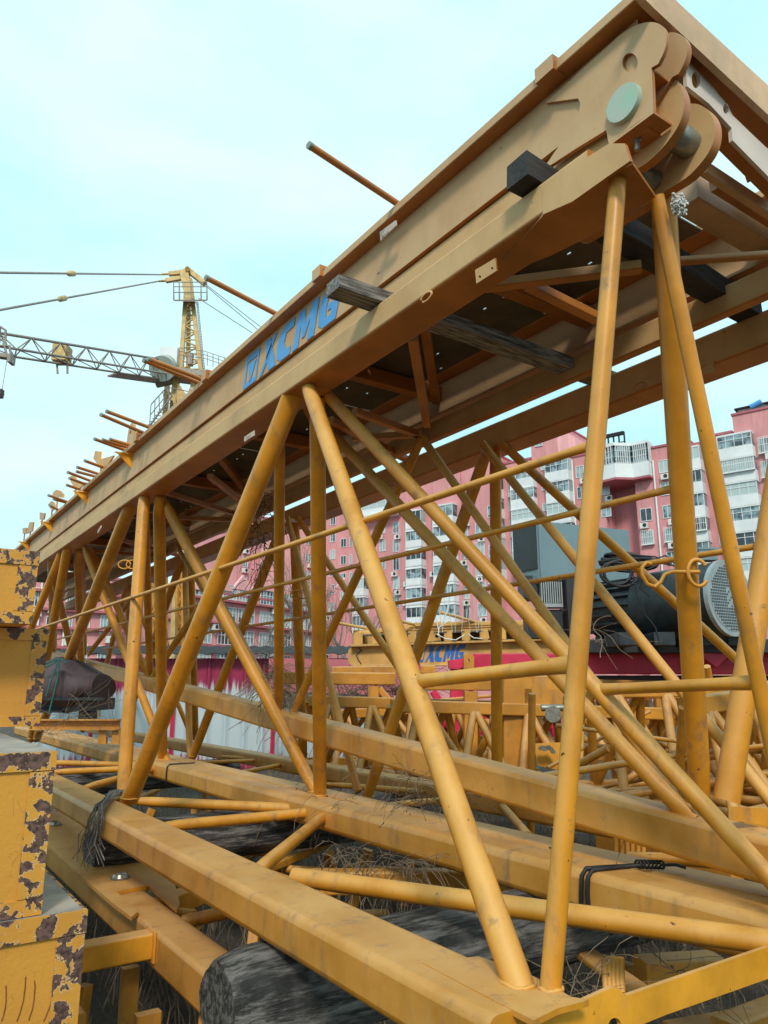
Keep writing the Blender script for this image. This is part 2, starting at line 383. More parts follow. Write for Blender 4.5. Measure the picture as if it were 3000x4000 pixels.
br(J1,(180,2978),(640,2992),22); br(J1,(180,3018),(640,2997),24); br(J1,(330,3078),(655,2992),26)
mb1('brace_bolt',M['steel'],J1,lambda b:b.tube(at(1272,3165,2,-.72)-X*.02,at(1272,3165,2,-.72)+X*.05,.03))
# end plate of the bottom frame
ye=at(2165,3860,2,ZA).y-.045
def yp(px,py,y): return at(px,py,1,y)
def arc(c,rx,ry,n=22,ax=0,v=0,f=None): return [f(c[0]+rx*math.cos(2*math.pi*i/n),c[1]+ry*math.sin(2*math.pi*i/n)) for i in range(n)]
pl=[yp(*p,ye) for p in((2070,4004),(2180,3938),(2280,3908),(2392,3857),(2405,3858),(2450,3889),(2800,3768),(3350,3579),(3350,3700),(2600,3965),(2500,4006),(2440,4120),(2000,4160))]
hole=arc((2402,4010),26,34,f=lambda a,b:yp(a,b,ye))
mb1('end_plate',M['bright'],J1,lambda b:b.slab(pl,(0,.012,0),[hole]))
# flared shoe at the end of the near chord
sh=[at(*p,2,-.648) for p in((1870,3735),(2040,3792),(2150,3845),(2230,3893),(2300,3904),(2280,3912),(2180,3938),(2085,3985),(1905,3895),(1650,3760))]
mb1('end_shoe',M['yel_box'],J1,lambda b:b.slab(sh,(0,0,-.012)))
# clevis at the end of the top chord
def xp(px,py,x): return at(px,py,0,x)
n1=[xp(*p,1.482) for p in((2120,838),(2236,787),(2375,688),(2462,628),(2440,560),(2380,560),(2120,722))]
mb1('clevis_plate',M['upper'],J1,lambda b:b.slab(n1,(.012,0,0)))
d2=[xp(*p,1.645) for p in((2545,300),(2578,291),(2615,296),(2645,318),(2664,352),(2672,392),(2668,440),(2650,490),(2618,540),(2575,592),(2520,640),(2440,690),(2300,780),(2180,850),(2150,800),(2300,640),(2420,520),(2500,380))]
mb1('clevis_plate',M['upper'],J1,lambda b:b.slab(smooth_poly(d2),(.03,0,0)))
d3=[xp(*p,1.775) for p in((2625,440),(2655,415),(2690,405),(2730,408),(2762,428),(2785,462),(2792,505),(2785,555),(2765,600),(2728,648),(2680,695),(2600,745),(2520,800),(2440,850),(2330,905),(2260,940),(2230,900),(2330,800),(2470,690),(2560,600),(2590,500))]
hole3=arc((2468,672),36,58,f=lambda a,b:xp(a,b,1.775))
mb1('clevis_plate',M['upper'],J1,lambda b:b.slab(smooth_poly(d3),(.035,0,0)))
mb1('underside_plate',M['upper'],J1,lambda b:b.slab([at(*p,2,1.362) for p in((2125,838),(2240,790),(2378,695),(2470,640),(2560,770),(2300,925),(2150,1000),(1893,1098))],(0,0,.012)))
pc=xp(2690,567,1.775); mb1('clevis_pin',M['steel'],J1,lambda b:b.tube((1.66,pc.y,pc.z),(1.80,pc.y,pc.z),.041,n=32))
pc=xp(2492,672,1.70); mb1('foil_wrap',M['steel'],J1,lambda b:b.tube(pc,pc+Vector((.09,0,0)),.026,r2=.034,n=9))
fo=MB(); random.seed(8)
fc=at(2648,790,2,1.33)
for i in range(170):
    c=fc+Vector((random.gauss(.005,.009),random.gauss(0,.006),random.gauss(-.008,.014))); r=random.uniform(.002,.0045)
    fo.obox(c,X*r,(Y+Z*random.uniform(-1,1)).normalized()*r,Z.cross(Y*1+X*random.random()).normalized()*0+Z*r*.8)
fo.build('expanding_foam_lump',M['foam'],J1)
# welded eye rings, lug plates, serial plate on the top chord
def eye(parent,px,py,x,r=.018,m='upper'):
    c=xp(px,py,x); b=MB(); b.path([c+Vector((.002,r*math.cos(t)*1.1,r*.55*math.sin(t))) for t in [i*2*math.pi/16 for i in range(15)]],.005); b.build('eye_ring',M[m],parent)
eye(TCH,1665,1160,1.483,.028); 
def plate_on(parent,pts,x,th=-.006,m='plaque',name='lug_plate',holes=()):
    b=MB(); b.slab([xp(*p,x) for p in pts],(th,0,0),[arc(h[:2],h[2],h[2]*1.2,12,f=lambda a,c:xp(a,c,x)) for h in holes]); return b.build(name,M[m],parent)
plate_on(TCH,((1861,1057),(1940,1010),(1945,1060),(1866,1110)),1.483,holes=((1880,1083,4.5),(1928,1050,4.5)),m='upper')
# serial numbers (flat stamped lettering)
def text3d(body,parent,o,ux,uy,h,m,name,shear=0,th=.001,bold=0,sx=1):
    cu=bpy.data.curves.new(name,'FONT'); cu.body=body; cu.size=1; cu.extrude=0; cu.offset=bold; cu.shear=shear; cu.space_character=.95
    ob=bpy.data.objects.new('tmp',cu); sc.collection.objects.link(ob); dg=bpy.context.evaluated_depsgraph_get(); me=bpy.data.meshes.new_from_object(ob.evaluated_get(dg))
    bpy.data.objects.remove(ob); nrm=ux.cross(uy).normalized()
    mm=Matrix((( *(ux*h*sx),),( *(uy*h),),( *(nrm*h),))).transposed().to_4x4(); mm.translation=o
    me.transform(mm); me.materials.clear(); me.materials.append(M[m])
    r=bpy.data.objects.new(name,me); sc.collection.objects.link(r); r.parent=parent; r.matrix_parent_inverse=parent.matrix_world.inverted()
    return r
sp=plate_on(J1,((958,1708),(996,1682),(996,1702),(958,1727)),1.483,name='serial_plate')
text3d('T1213',sp,xp(961,1723,1.4765),-Y,Z,.030,'ink','serial_number',sx=.75)
plate_on(J1,((384,2075),(397,2052),(397,2062),(384,2085)),1.483,name='serial_plate')
# ---------------------------------------------------------------- inverted section nested between the two upright ones
J3=thing('crane_jib_section','yellow jib section nested apex down, its single bottom chord sloping up to the left','jib section',(2.5,1.7,-.5))
cs=lambda y:Vector((2.5,y,-.4193+.0881*(y-1.97)-.07))
mb1('chord',M['yel_box'],J3,lambda b:b.beam(cs(.9),cs(13.5),.17,.14,.018))
mb1('chord',M['upper'],J3,lambda b:b.beam((1.655,1.03,1.566),(1.655,YF,1.566),.14,.132,.008))
mb1('chord',M['upper'],J3,lambda b:b.beam((2.628,1.1,1.485),(2.628,YF,1.485),.055,.11,.008))
def onC(px,py):
    r=ray(px,py); t=2.5/r.x; return r*t
P2=(at(2592,780,2,1.45),onC(2738,3140)); 
b=MB(); b.tube(*P2,rw(*P2,88),fl1=.35,fd=X); b.build('post',M['yel'],J3)
PF=(at(3128,1300,2,1.40),onC(2818,3130)+X*.03)
b=MB(); b.tube(*PF,rw(*PF,92),fl1=.1); b.build('post',M['yel'],J3)
def TC(a,c,r,za=1.49,name='diagonal',dx=0,m='yel'):
    b=MB(); A=at(a[0],a[1],2,za); B=onC(*c)+X*dx; r=rw(A,B,r); b.tube(A,B+(B-A).normalized()*.10,r,fl0=.6,fl1=.6); b.build(name,M[m],J3); return A,B
TC((1092,1650),(1104,2732),41,name='post',dx=-.03)
TC((1285,1680),(2640,3118),50,dx=-.03)
TC((1650,1712),(2600,3098),38,za=1.40,dx=.03)
TC((1648,1712),(1152,2736),34,za=1.40,dx=.03)
TC((648,1962),(1072,2722),30,dx=-.02)
TC((566,1990),(585,2618),30,name='post'); TC((352,2135),(566,2614),26); TC((1012,2035),(598,2622),28,za=1.4,dx=.03)
TC((690,2130),(1010,2700),20,za=1.4,dx=.03)
TC((318,2140),(330,2540),22,name='post'); TC((640,2180),(345,2545),20,za=1.4,dx=.03)
b=MB(); p=onseg(*P2,2622,1903); b.tube(p,Vector((p.x,11,p.z)),.0125,n=10,fl0=.6,L=.12,fd=Z); b.build('side_rod',M['yel'],J3)
b=MB(); p=onseg(*PF,2972,2124); b.tube(p,Vector((p.x,11,p.z)),.0125,n=10,fl0=.4,L=.1,fd=Z); b.build('side_rod',M['yel'],J3)
# end shoe of the sloping chord
e0=onC(2790,3150); 
b=MB(); b.slab([at(*q_,1,e0.y-.12) for q_ in((2868,3152),(3300,3168),(3300,3270),(2868,3206))],(0,.02,0)); b.build('end_plate',M['yel'],J3)
# top bracing of the nested section (seen from below)
def tb(a,c,w=.045,z=1.46,z2=None,m='upper',par=None,name='top_brace'):
    b=MB(); b.beam(at(a[0],a[1],2,z),at(c[0],c[1],2,z2 or z),w,w*.8,.004); b.build(name,M[m],par or J3)
for a,c in(((1640,1700),(1385,1606)),((1650,1695),(1380,1712)),((2503,1042),(1895,1118)),((2334,1245),(2060,1110)),
           ((1668,1660),(1612,1318)),((1008,2035),(640,1920)),((1010,2035),(660,2020)),((985,1990),(820,1860)),((700,2170),(440,2100)),((1600,1800),(1290,1640)),((640,2175),(330,2150))): tb(a,c)
# ---------------------------------------------------------------- farther upright section
J2=thing('crane_jib_section','yellow lattice crane jib section on the far side, only partly seen through the nearer lattices','jib section',(2.9,1.4,-.78))
mb1('chord',M['yel_box'],J2,lambda b:b.beam((2.56,1.36,-.715),(2.56,YF,-.715),.18,.12,.02))
mb1('chord',M['yel_box'],J2,lambda b:b.beam((3.43,1.36,-.715),(3.43,YF,-.715),.18,.12,.02))
mb1('chord',M['upper'],J2,lambda b:b.beam((2.96,1.2,1.44),(2.96,YF,1.44),.18,.15,.012))
T(J2,(1905,1752),(1434,3112),46,zb=-.69)
T(J2,(1935,1762),(1942,3095),45,'post')
T(J2,(1888,1740),(3262,3440),40)
T(J2,(1962,1735),(3480,3130),36)
T(J2,(1125,2030),(1396,3084),27)
T(J2,(1150,2040),(1184,2945),38,'post')
T(J2,(1168,2030),(1850,3045),28)
T(J2,(1108,2038),(752,2955),36)
T(J2,(722,2180),(741,2948),24,'post'); T(J2,(742,2185),(762,2880),32,'post'); T(J2,(712,2180),(478,2870),26)
T(J2,(755,2180),(1180,2940),20)
T(J2,(500,2290),(512,2800),20,'post'); T(J2,(495,2290),(360,2820),20); T(J2,(505,2290),(745,2870),18)
br(J2,(1275,3063),(1800,3105),22,z=-.715); br(J2,(1500,3146),(1950,3106),24,z=-.715); br(J2,(1925,3105),(2060,3260),30,z=-.715)
br(J2,(600,2985),(1230,2962),14,z=-.715); br(J2,(870,2955),(1220,2985),14,z=-.715); br(J2,(830,3040),(1200,2968),16,z=-.715)
br(J2,(2450,3340),(3400,3425),44,z=-.715)
eye(J2,2500,1508,2.868,.035)
plate_on(J2,((2745,1440),(2790,1405),(2795,1455),(2752,1462)),2.866,m='upper')
# ---------------------------------------------------------------- platform (counter-jib) on top
PF_=thing('counter_jib_platform','long pale yellow platform with blue lettering lying on timbers across the jib sections','crane platform',(1.6,1,1.64))
y0=1.02; XW=1.57; ec0=at(2523,0,0,1.515).y+.002
zj=1.845; xo=1.515  # flange underside and outer edge
def lam(z,px): return z
mb1('side_beam',M['plat'],PF_,lambda b:(b.box((1.57,y0,1.637),(1.582,YF,zj)),b.box((1.5825,y0,1.637),(1.637,YF,1.649))))
mb1('top_flange',M['plat'],PF_,lambda b:b.beam((1.60,ec0,zj+.021),(1.60,YF,zj+.021),.17,.04,.006))
mb1('side_beam',M['plat'],PF_,lambda b:(b.box((2.74,.95,1.60),(2.752,YF,zj)),b.box((2.66,.95,1.60),(2.739,YF,1.612))))
mb1('top_flange',M['plat'],PF_,lambda b:b.beam((2.72,.8,zj+.021),(2.72,YF,zj+.021),.17,.04,.006))
# doubler plate with hoisting lug and pin housing
o=XW-.013
dp=[xp(*p,o) for p in((2398,158),(2420,138),(2465,108),(2510,90),(2545,86),(2572,92),(2592,108),(2603,135),(2602,170),(2590,210),(2570,250),(2545,264),(2549,350),(2552,433),(2470,492),(2378,562),(2368,508),(2250,580),(2116,668),(2200,545),(2262,432),(2267,405),(2258,384),(2200,392),(2130,402))]
dps=smooth_poly(dp[:11],False)+dp[11:]
mb1('lug_plate',M['plat'],PF_,lambda b:b.slab(dps,(.0125,0,0),[arc((2461,245),30,38,f=lambda a,c:xp(a,c,o))]))
l2=[v+Vector((.075,-.012,.0)) for v in smooth_poly(dp[1:11],False)+[dp[11]]]+[dp[12]+Vector((.075,.05,.02)),dp[0]+Vector((.075,0,-.06))]
mb1('lug_plate',M['plat'],PF_,lambda b:b.slab(l2,(.02,0,0)))
A_,B_,C_=xp(2378,562,o),xp(2552,433,o),xp(2545,264,o)
mb1('pin_housing',M['plat'],PF_,lambda b:b.slab([A_,B_,B_+Vector((.082,0,0)),A_+Vector((.082,0,0))],(0,.0,-.007)))
mb1('pin_housing',M['plat'],PF_,lambda b:b.slab([C_+X*.0127,C_+X*.082,C_+Vector((.082,.05,0)),C_+Vector((.0127,.05,0))],(0,0,-.006)))
gc=xp(2444,410,o)
mb1('zinc_pin',[M['green'],M['steel']],PF_,lambda b:(b.tube((gc.x-.016,gc.y,gc.z),(gc.x,gc.y,gc.z),.0535,r2=.055,n=48),b.tube((gc.x,gc.y,gc.z),(gc.x+.24,gc.y,gc.z),.03,n=24,mi=1)))
bc=at(2487,545,0,1.60)
mb1('cotter_pin',M['steel'],PF_,lambda b:(b.tube(bc+Z*.01,bc-Z*.035,.0085),b.path([bc+Vector((0,.012*math.cos(t),.012*math.sin(t)-.004)) for t in [i*.5 for i in range(12)]],.0022)))
# square sleeves, eye and lifting lugs on the flange
def sleeve(px,py,s=.030,par=PF_):
    c=at(px,py,0,1.525)
    b=MB(); b.slab([c+Vector((-s,-s*.0,z)) + Vector((0,0,0)) if 0 else c+Vector((x_,0,z)) for x_,z in((-s,-s),(s,-s),(s,s),(-s,s))],(0,.075,0),[[c+Vector((s*.5*math.cos(a),0,s*.5*math.sin(a))) for a in [i*math.pi/7 for i in range(14)]]])
    b.build('post_sleeve',M['plat'],par)
for p,s in(((2182,252),.026),((1270,1060),.028),((822,1464),.03),((548,1706),.032)): sleeve(*p,s)
def ringtop(px,py,r):
    c=at(px,py,0,1.53); b=MB(); b.path([c+Vector((0,r*math.cos(t),r*1.1*math.sin(t))) for t in [math.pi*i/10 for i in range(11)]],.0045); b.build('eye_ring',M['plat'],PF_)
ringtop(2092,345,.022); 
def lug(px,py,w,h,hr):   # rounded plate standing on the flange, seen side-on
    c=at(px,py,0,1.545); pts=[c+Vector((0,-w,0))]+[c+Vector((0,-w*.75*math.cos(t),h-w*.75+w*.75*math.sin(t))) for t in [math.pi*i/10 for i in range(11)]]+[c+Vector((0,w,0))]
    hl=[c+Vector((0,hr*math.cos(i*math.pi/8),h-w*.75+hr*math.sin(i*math.pi/8))) for i in range(16)]
    b=MB(); b.slab(pts,(.02,0,0),[hl]); b.build('lifting_lug',M['plat'],PF_)
lug(1130,1222,.05,.055,.018); lug(505,1748,.11,.21,.02); lug(740,1540,.04,.045,.014)
# triangular brackets on the web
for px,py in((489,1775),(320,1920),(188,2025),(100,2105)):
    c=at(px,py,0,1.515); 
    for k in range(1):
        b=MB(); z0=zj-.002
        b.slab([Vector((1.569,c.y-.0,z0)),Vector((1.44,c.y,z0)),Vector((1.569,c.y,z0-.12))],(0,-.012,0)); 
        b.slab([Vector((1.569,c.y-.05,z0)),Vector((1.569,c.y+.06,z0)),Vector((1.43,c.y,z0))],(0,0,-.010)); b.build('bracket',M['bright'],PF_)
# serial plate
sp2=plate_on(PF_,((1488,908),(1550,862),(1552,882),(1490,943)),1.512,name='serial_plate')
text3d('PBT12A',sp2,xp(1492,938,1.5045),-Y,Z,.024,'ink','serial_number',sx=.66)
# handrail posts folded out flat over the near edge
def post(a,b_,r=.0135,z=1.90):
    A=at(*a,2,z); B=at(*b_,2,z); d=(B-A); b=MB(); b.tube(A,B+d.normalized()*.25,r,n=12); hp=b.build('handrail_post',M['plat'],PF_)
    e=MB(); e.tube(A-d.normalized()*.004,A+d.normalized()*.012,r*1.08,n=12); e.build('post_cap',M['steel'],hp)
for a,b_ in(((1208,568),(1562,802)),((806,1085),(1082,1228)),((562,1408),(790,1502)),((580,1402),(815,1492)),((395,1620),(566,1693)),((417,1607),(590,1672)),
            ((370,1715),(470,1752)),((402,1718),(490,1745)),((430,1716),(500,1736)),((332,1800),(392,1822)),((302,1825),(380,1850)),((300,1842),(375,1862)),((266,1845),(345,1875)),((272,1868),(330,1890)),((262,1895),(300,1908)),((190,1935),(262,1960)),((210,1950),(255,1962)),((195,1975),(215,1985))): post(a,b_)
def tab(pts,z=1.93,th=.012,m='bright'):
    b=MB(); P_=[at(*p,0,1.53) for p in pts]; b.slab(P_,(-.015,.0,0)); c_=sum(P_,Vector())/len(P_); b.box((1.516,c_.y-.012,zj+.03),(1.5295,c_.y+.012,c_.z)); b.build('bracket',M[m],PF_)
tab(((371,1792),(378,1762),(398,1765),(395,1796),(450,1780),(420,1830),(400,1832)))
tab(((278,1875),(283,1858),(300,1860),(300,1877),(345,1886),(310,1912),(300,1914)))
tab(((210,1930),(218,1918),(228,1914),(240,1918),(252,1930),(252,1945),(212,1940)))
tab(((192,1972),(205,1958),(215,1962),(222,1985),(208,1995)),m='plat')
tab(((160,2002),(180,2005),(175,2030),(160,2030)),m='plat'); tab(((108,2085),(120,2040),(135,2040),(130,2075)),m='plat'); tab(((93,2063),(108,2062),(106,2085),(93,2085)),m='plat')
# end cross members (towards the right of the picture)
def yb(pts,y,th,m='plat',name='cross_member',holes=()):
    b=MB(); b.slab([yp(*p,y) for p in pts],(0,th,0),[arc(h[:2],h[2],h[3],16,f=lambda a,c:yp(a,c,y)) for h in holes]); return b.build(name,M[m],PF_)
ec=at(2523,0,0,1.515)
yb(((2470,-70),(2523,0),(2559,36),(3000,448),(3300,728),(3300,610),(3000,333),(2646,7),(2600,-60)),ec.y,.02,m='fascia')
zs=at(2700,170,1,ec.y).z
b=MB(); b.box((1.69,ec.y+.021,zj-.010),(4.2,ec.y+.17,zj-.003)); b.build('soffit_plate',M['plat'],PF_)
yb(((2678,226),(2730,280),(2790,345),(2850,425),(2862,450),(2950,535),(3100,675),(3100,790),(2862,548),(2858,500),(2770,405),(2684,336)),1.0,.012,m='primer',holes=((2719,311,17,34),(2836,424,11,21)))
yb(((2680,228),(2732,282),(2792,347),(2862,452),(3100,677),(3100,788),(2862,546),(2770,403),(2686,334)),1.0125,.05)
def crossm(pa,pb,y_,h_,dep,m='plat'):     # beam whose upper front edge is seen from pa to pb
    A=at(*pa,1,y_);B=at(*pb,1,y_); z_=(A.z+B.z)/2
    b=MB(); b.beam((A.x-.05,y_+dep/2,z_-h_/2),(4.2,y_+dep/2,z_-h_/2),dep,h_,.006,side=Y); b.build('cross_member',M[m],PF_)
crossm((2745,672),(3000,875),1.24,.10,.10,'fascia')
crossm((2790,625),(3000,800),1.10,.045,.03,'fascia'); crossm((2830,690),(3000,828),1.17,.05,.03)
b=MB(); b.tube(at(2655,1020,2,1.47),at(3150,985,2,1.47),.016); b.build('round_brace',M['plat'],J3)
hk=at(2925,665,1,1.12); b=MB(); b.slab([hk+Vector((-.012,0,.05)),hk+Vector((.012,0,.05)),hk+Vector((.016,0,-.03)),hk+Vector((0,0,-.045)),hk+Vector((-.010,0,-.03))],(0,.01,0)); b.tube(hk+Vector((0,-.006,.03)),hk+Vector((0,.016,.03)),.009,n=10); b.build('latch_plate',M['plat'],PF_)
for yy in(2.2,3.4,4.7,6.2,7.8,9.6,11.6):
    b=MB(); b.beam((1.64,yy,1.78),(2.74,yy,1.78),.07,.09,.006,side=Y); b.build('cross_member',M['plat'],PF_)
for k,(ya_,yb_) in enumerate(((2.2,3.4),(3.4,4.7),(4.7,6.2),(6.2,7.8),(7.8,9.6))):
    b=MB(); b.beam((1.66,ya_,1.74),(2.72,yb_,1.74),.05,.05,.004); b.build('cross_brace',M['plat'],PF_)
# deck plates with slots
random.seed(12)
yy=1.5; k=0
while yy<YF-.1:
    L_=min(1.25,YF-yy); hs=[]
    for i in range(14):
        hx=random.choice((1.85,2.0,2.15,2.3,2.45,2.6))+random.uniform(-.02,.02); hy=yy+.12+ (i//2)*(L_-.25)/7+.02
        if all(abs(hx-h[0].x)>.06 or abs(hy-h[0].y)>.05 for h in hs) and random.random()<.7:
            hs.append([Vector((hx+.006,hy-.012,1.835)),Vector((hx+.006,hy+.012,1.835)),Vector((hx-.006,hy+.012,1.835)),Vector((hx-.006,hy-.012,1.835))])
    b=MB(); b.slab([Vector((1.70,yy,1.835)),Vector((2.62,yy,1.835)),Vector((2.62,yy+L_-.01,1.835)),Vector((1.70,yy+L_-.01,1.835))],(0,0,.006),hs); b.build('deck_plate',M['darkdeck'],PF_)
    yy+=L_
# ---- blue logo and letters painted on the web
LO=xp(950,1526,XW-.001); LE=xp(1318,1245,XW-.001)
def logo(parent,o,ux,uz,L,h,m,off,emblem=True,dark=None):
    # emblem : slanted square ring with a triangle ; letters X C M G as slanted strokes
    nrm=ux.cross(uz).normalized()*off
    def S(u,v): 
        return o+ux*(L*u+h*v*.22)+uz*(h*v)
    def poly(name,pts,holes=(),mm=None):
        b=MB(); b.slab([S(*p)+nrm for p in pts],-nrm*.0-nrm.normalized()*.0012,[[S(*p)+nrm for p in hh] for hh in holes]); b.build(name,M[mm or m],parent)
    r=h/L
    poly('emblem',[(0,0),(0,1),(.165,1),(.165,.0)],[[(.02,.16),(.145,.16),(.145,.80),(.02,.80)]])
    poly('emblem',[(.03,.72),(.135,.72),(.085,.06)])
    # X
    poly('letter',[(.20,0),(.235,0),(.37,1),(.335,1)]); poly('letter',[(.245,1),(.31,1),(.322,.80),(.262,.35)][:0] or [(.235,1),(.30,1),(.318,.72),(.268,.38)]); poly('letter',[(.277,.30),(.330,.66),(.395,0),(.315,0)])
    # C
    C=[(.56,1),(.47,1),(.41,.85),(.39,.5),(.40,.15),(.45,0),(.55,0),(.55,.24),(.49,.26),(.47,.5),(.48,.74),(.56,.76)]; poly('letter',C)
    poly('letter',[(.575,0),(.60,1),(.665,1),(.69,.5),(.735,1),(.80,1),(.79,0),(.725,0),(.73,.6),(.695,.18),(.665,.18),(.635,.6),(.635,0)])
    poly('letter',[(1.0,1),(.89,1),(.83,.85),(.815,.5),(.825,.15),(.87,0),(.985,0),(1.0,.55),(.90,.55),(.90,.38),(.935,.38),(.93,.22),(.89,.24),(.885,.5),(.895,.74),(1.0,.76)])
ln=abs(LE.y-LO.y)
logo(PF_,Vector((XW-.0015,LO.y,1.6405)),-Y,Z,ln,.183,'blue',.0022)
#==MORE2==
# ================================================================ apartment blocks
class Facade:
    def __init__(s,px,py,D,vpx):
        s.P0=atf(px,py,D); d=ray(vpx,2684); d.z=0; s.u=d.normalized()
        if vpx<1500: s.u=-s.u            # u points to the right in the picture
        s.n=Vector((s.u.y,-s.u.x,0))
        if s.n.dot(-s.P0)<0: s.n=-s.n
        s.P0z=0
    def sz(s,px,py):
        r=ray(px,py); t=s.P0.dot(s.n)/r.dot(s.n); p=r*t; return (p-s.P0).dot(s.u),p.z
    def pt(s,a,z,o=0): return Vector((s.P0.x,s.P0.y,0))+s.u*a+Z*z+s.n*o
    def box(s,b,a0,a1,z0,z1,o0,o1,mi=0):
        c=s.pt((a0+a1)/2,(z0+z1)/2,(o0+o1)/2); b.obox(c,s.u*((a1-a0)/2),s.n*((o1-o0)/2),Z*((z1-z0)/2),mi)
def window(F,par,a0,a1,z0,z1,o,bars=False,n=2,name='window',deep=.0):
    b=MB(); t=.07
    F.box(b,a0,a1,z0,z1,o-.02,o+.03,1)
    for q in((a0,a0+t),(a1-t,a1)): F.box(b,*q,z0,z1,o+.03,o+.09,0)
    for q in((z0,z0+t),(z1-t,z1)): F.box(b,a0+t,a1-t,*q,o+.03,o+.09,0)
    for i in range(1,n):
        x=a0+(a1-a0)*i/n; F.box(b,x-.03,x+.03,z0+t,z1-t,o+.03,o+.085,0)
    if n>3: zz=z0+(z1-z0)*.62; F.box(b,a0+t,a1-t,zz-.03,zz+.03,o+.031,o+.086,0)
    if bars:
        k=max(4,int((a1-a0)/.22))
        for i in range(k+1):
            x=a0+(a1-a0)*i/k; F.box(b,x-.02,x+.02,z0-.1,z1+.05,o+.40,o+.43,0)
        for zz in(z0-.1,(z0+z1)/2,z1+.05): F.box(b,a0,a1,zz-.025,zz+.025,o+.431,o+.45,0); 
        F.box(b,a0-.05,a1+.05,z0-.16,z0-.12,o,o+.47,0)
    return b.build(name,[M['frame'],M['glass']],par)
def ac(F,par,a,z,o=0):
    b=MB(); F.box(b,a-.45,a+.45,z-.32,z+.32,o+.15,o+.5,0)
    c=F.pt(a+.12,z,o+.5); b.tube(c,c+F.n*.02,.25,n=12,mi=1); F.box(b,a-.5,a+.5,z-.38,z-.33,o,o+.5,0)
    return b.build('air_conditioner',[M['acunit'],M['blackbox']],par)
def walls(F,par,segs,m='pink',depth=12):
    for s_ in segs:
        xl,xr,yt=s_[:3]; o=s_[3] if len(s_)>3 else 0; mm=s_[4] if len(s_)>4 else m
        a0,z=F.sz(xl,yt); a1,_=F.sz(xr,yt); a0,_=F.sz(xl,yt)
        b=MB(); F.box(b,a0,a1,GZ-2,z,o-depth,o); F.box(b,a0-.1,a1+.1,z+.003,z+.25,o-depth,o+.15,1); b.build('wall',[M[mm],M['pinkdark']],par)
def column(F,par,xl,xr,y0,n,step,kind='win',h=1.5,o=0,acs=(),bars=(),wn=2,dark=None):
    a0,z0=F.sz(xl,y0); a1,_=F.sz(xr,y0)
    for i in range(n):
        z=z0-i*step
        if z<GZ+3: break
        if kind=='win':
            window(F,par,a0,a1,z-h/2,z+h/2,o,bars=i in bars,n=wn)
            if i in acs: ac(F,par,(a0+a1)/2+random.uniform(-.3,.6),z-h/2-.55,o)
        else:
            b=MB(); F.box(b,a0,a1,z-h/2-1.25,z-h/2,o,o+1.3); F.box(b,a0-.06,a1+.06,z-h/2-1.37,z-h/2-1.255,o,o+1.36)
            bo_=b.build('balcony',M['white'],par)
            w_=window(F,bo_,a0+.02,a1-.02,z-h/2+.01,z+h/2,o+1.2,n=wn,bars=i in bars,name='balcony_glazing')
            b=MB(); F.box(b,a0+.02,a1-.02,z-h/2+.02,z+h/2-.01,o,o+1.17,0)
            F.box(b,a0,a1,z+h/2+.005,z+h/2+.16,o,o+1.3,1); b.build('balcony_enclosure',[M['glass'],M['white']],bo_)
random.seed(5)
FR=Facade(2550,2200,88,-2200)
BR=thing('apartment_building','tall pink apartment block with white enclosed balconies at the right, behind the motor','building',FR.pt(0,GZ),'pink apartment blocks')
walls(FR,BR,((1935,2076,1822),(2076,2180,1674,.4),(2215,2352,1792),(2352,2470,1800,-3),(2470,2696,1768),(2696,2792,1742),(2792,2862,1706,.3),(2862,3300,1628,.3)))
# stair tower side wing with sloping roof, its sunlit face painted in paler pink
a0,z0=FR.sz(2180,1674); a1,_=FR.sz(2216,1700)
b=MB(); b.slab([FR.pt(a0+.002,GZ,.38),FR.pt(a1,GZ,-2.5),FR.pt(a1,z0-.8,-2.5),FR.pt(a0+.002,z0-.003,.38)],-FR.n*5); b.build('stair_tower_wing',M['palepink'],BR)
a0,z0=FR.sz(2086,1728); a1,_=FR.sz(2120,1728); window(FR,BR,a0+.4,a1+.2,z0-.9,z0+.9,.45)
st=2.83
for c in(((1940,1966,1898),5,'balc',1.5),((1986,2006,1900),5,'win',1.5),((2008,2100,1868),5,'balc',1.4),((2118,2142,1826),4,'win',1.1),((2144,2236,1838),5,'balc',1.5),((2250,2282,1846),3,'win',1.6),((2344,2382,1912),2,'win',1.7),
         ((2502,2548,1838+88*2),2,'win',1.6),((2574,2612,1825),5,'win',1.6),((2696,2746,1784),6,'balc',1.5),((2790,2816,1922),3,'win',1.4),((2815,2952,1748),6,'balc',1.5),((2966,3010,1746),6,'win',1.7),((2630,2668,1830),5,'win',1.5)):
    (xl,xr,y),n,k,h=c
    column(FR,BR,xl,xr,y,n,st,k,h,o=.3 if xl>2790 else (.42 if 2080<xl<2150 and k=='win' else 0),acs={0,2,3} if k=='win' and h>1.4 else (),bars={3} if xl in(2574,2696) else ({0,1} if xl>2960 else ({1} if xl in(2815,2502) else ())),wn=4 if (xr-xl)>80 else 2)
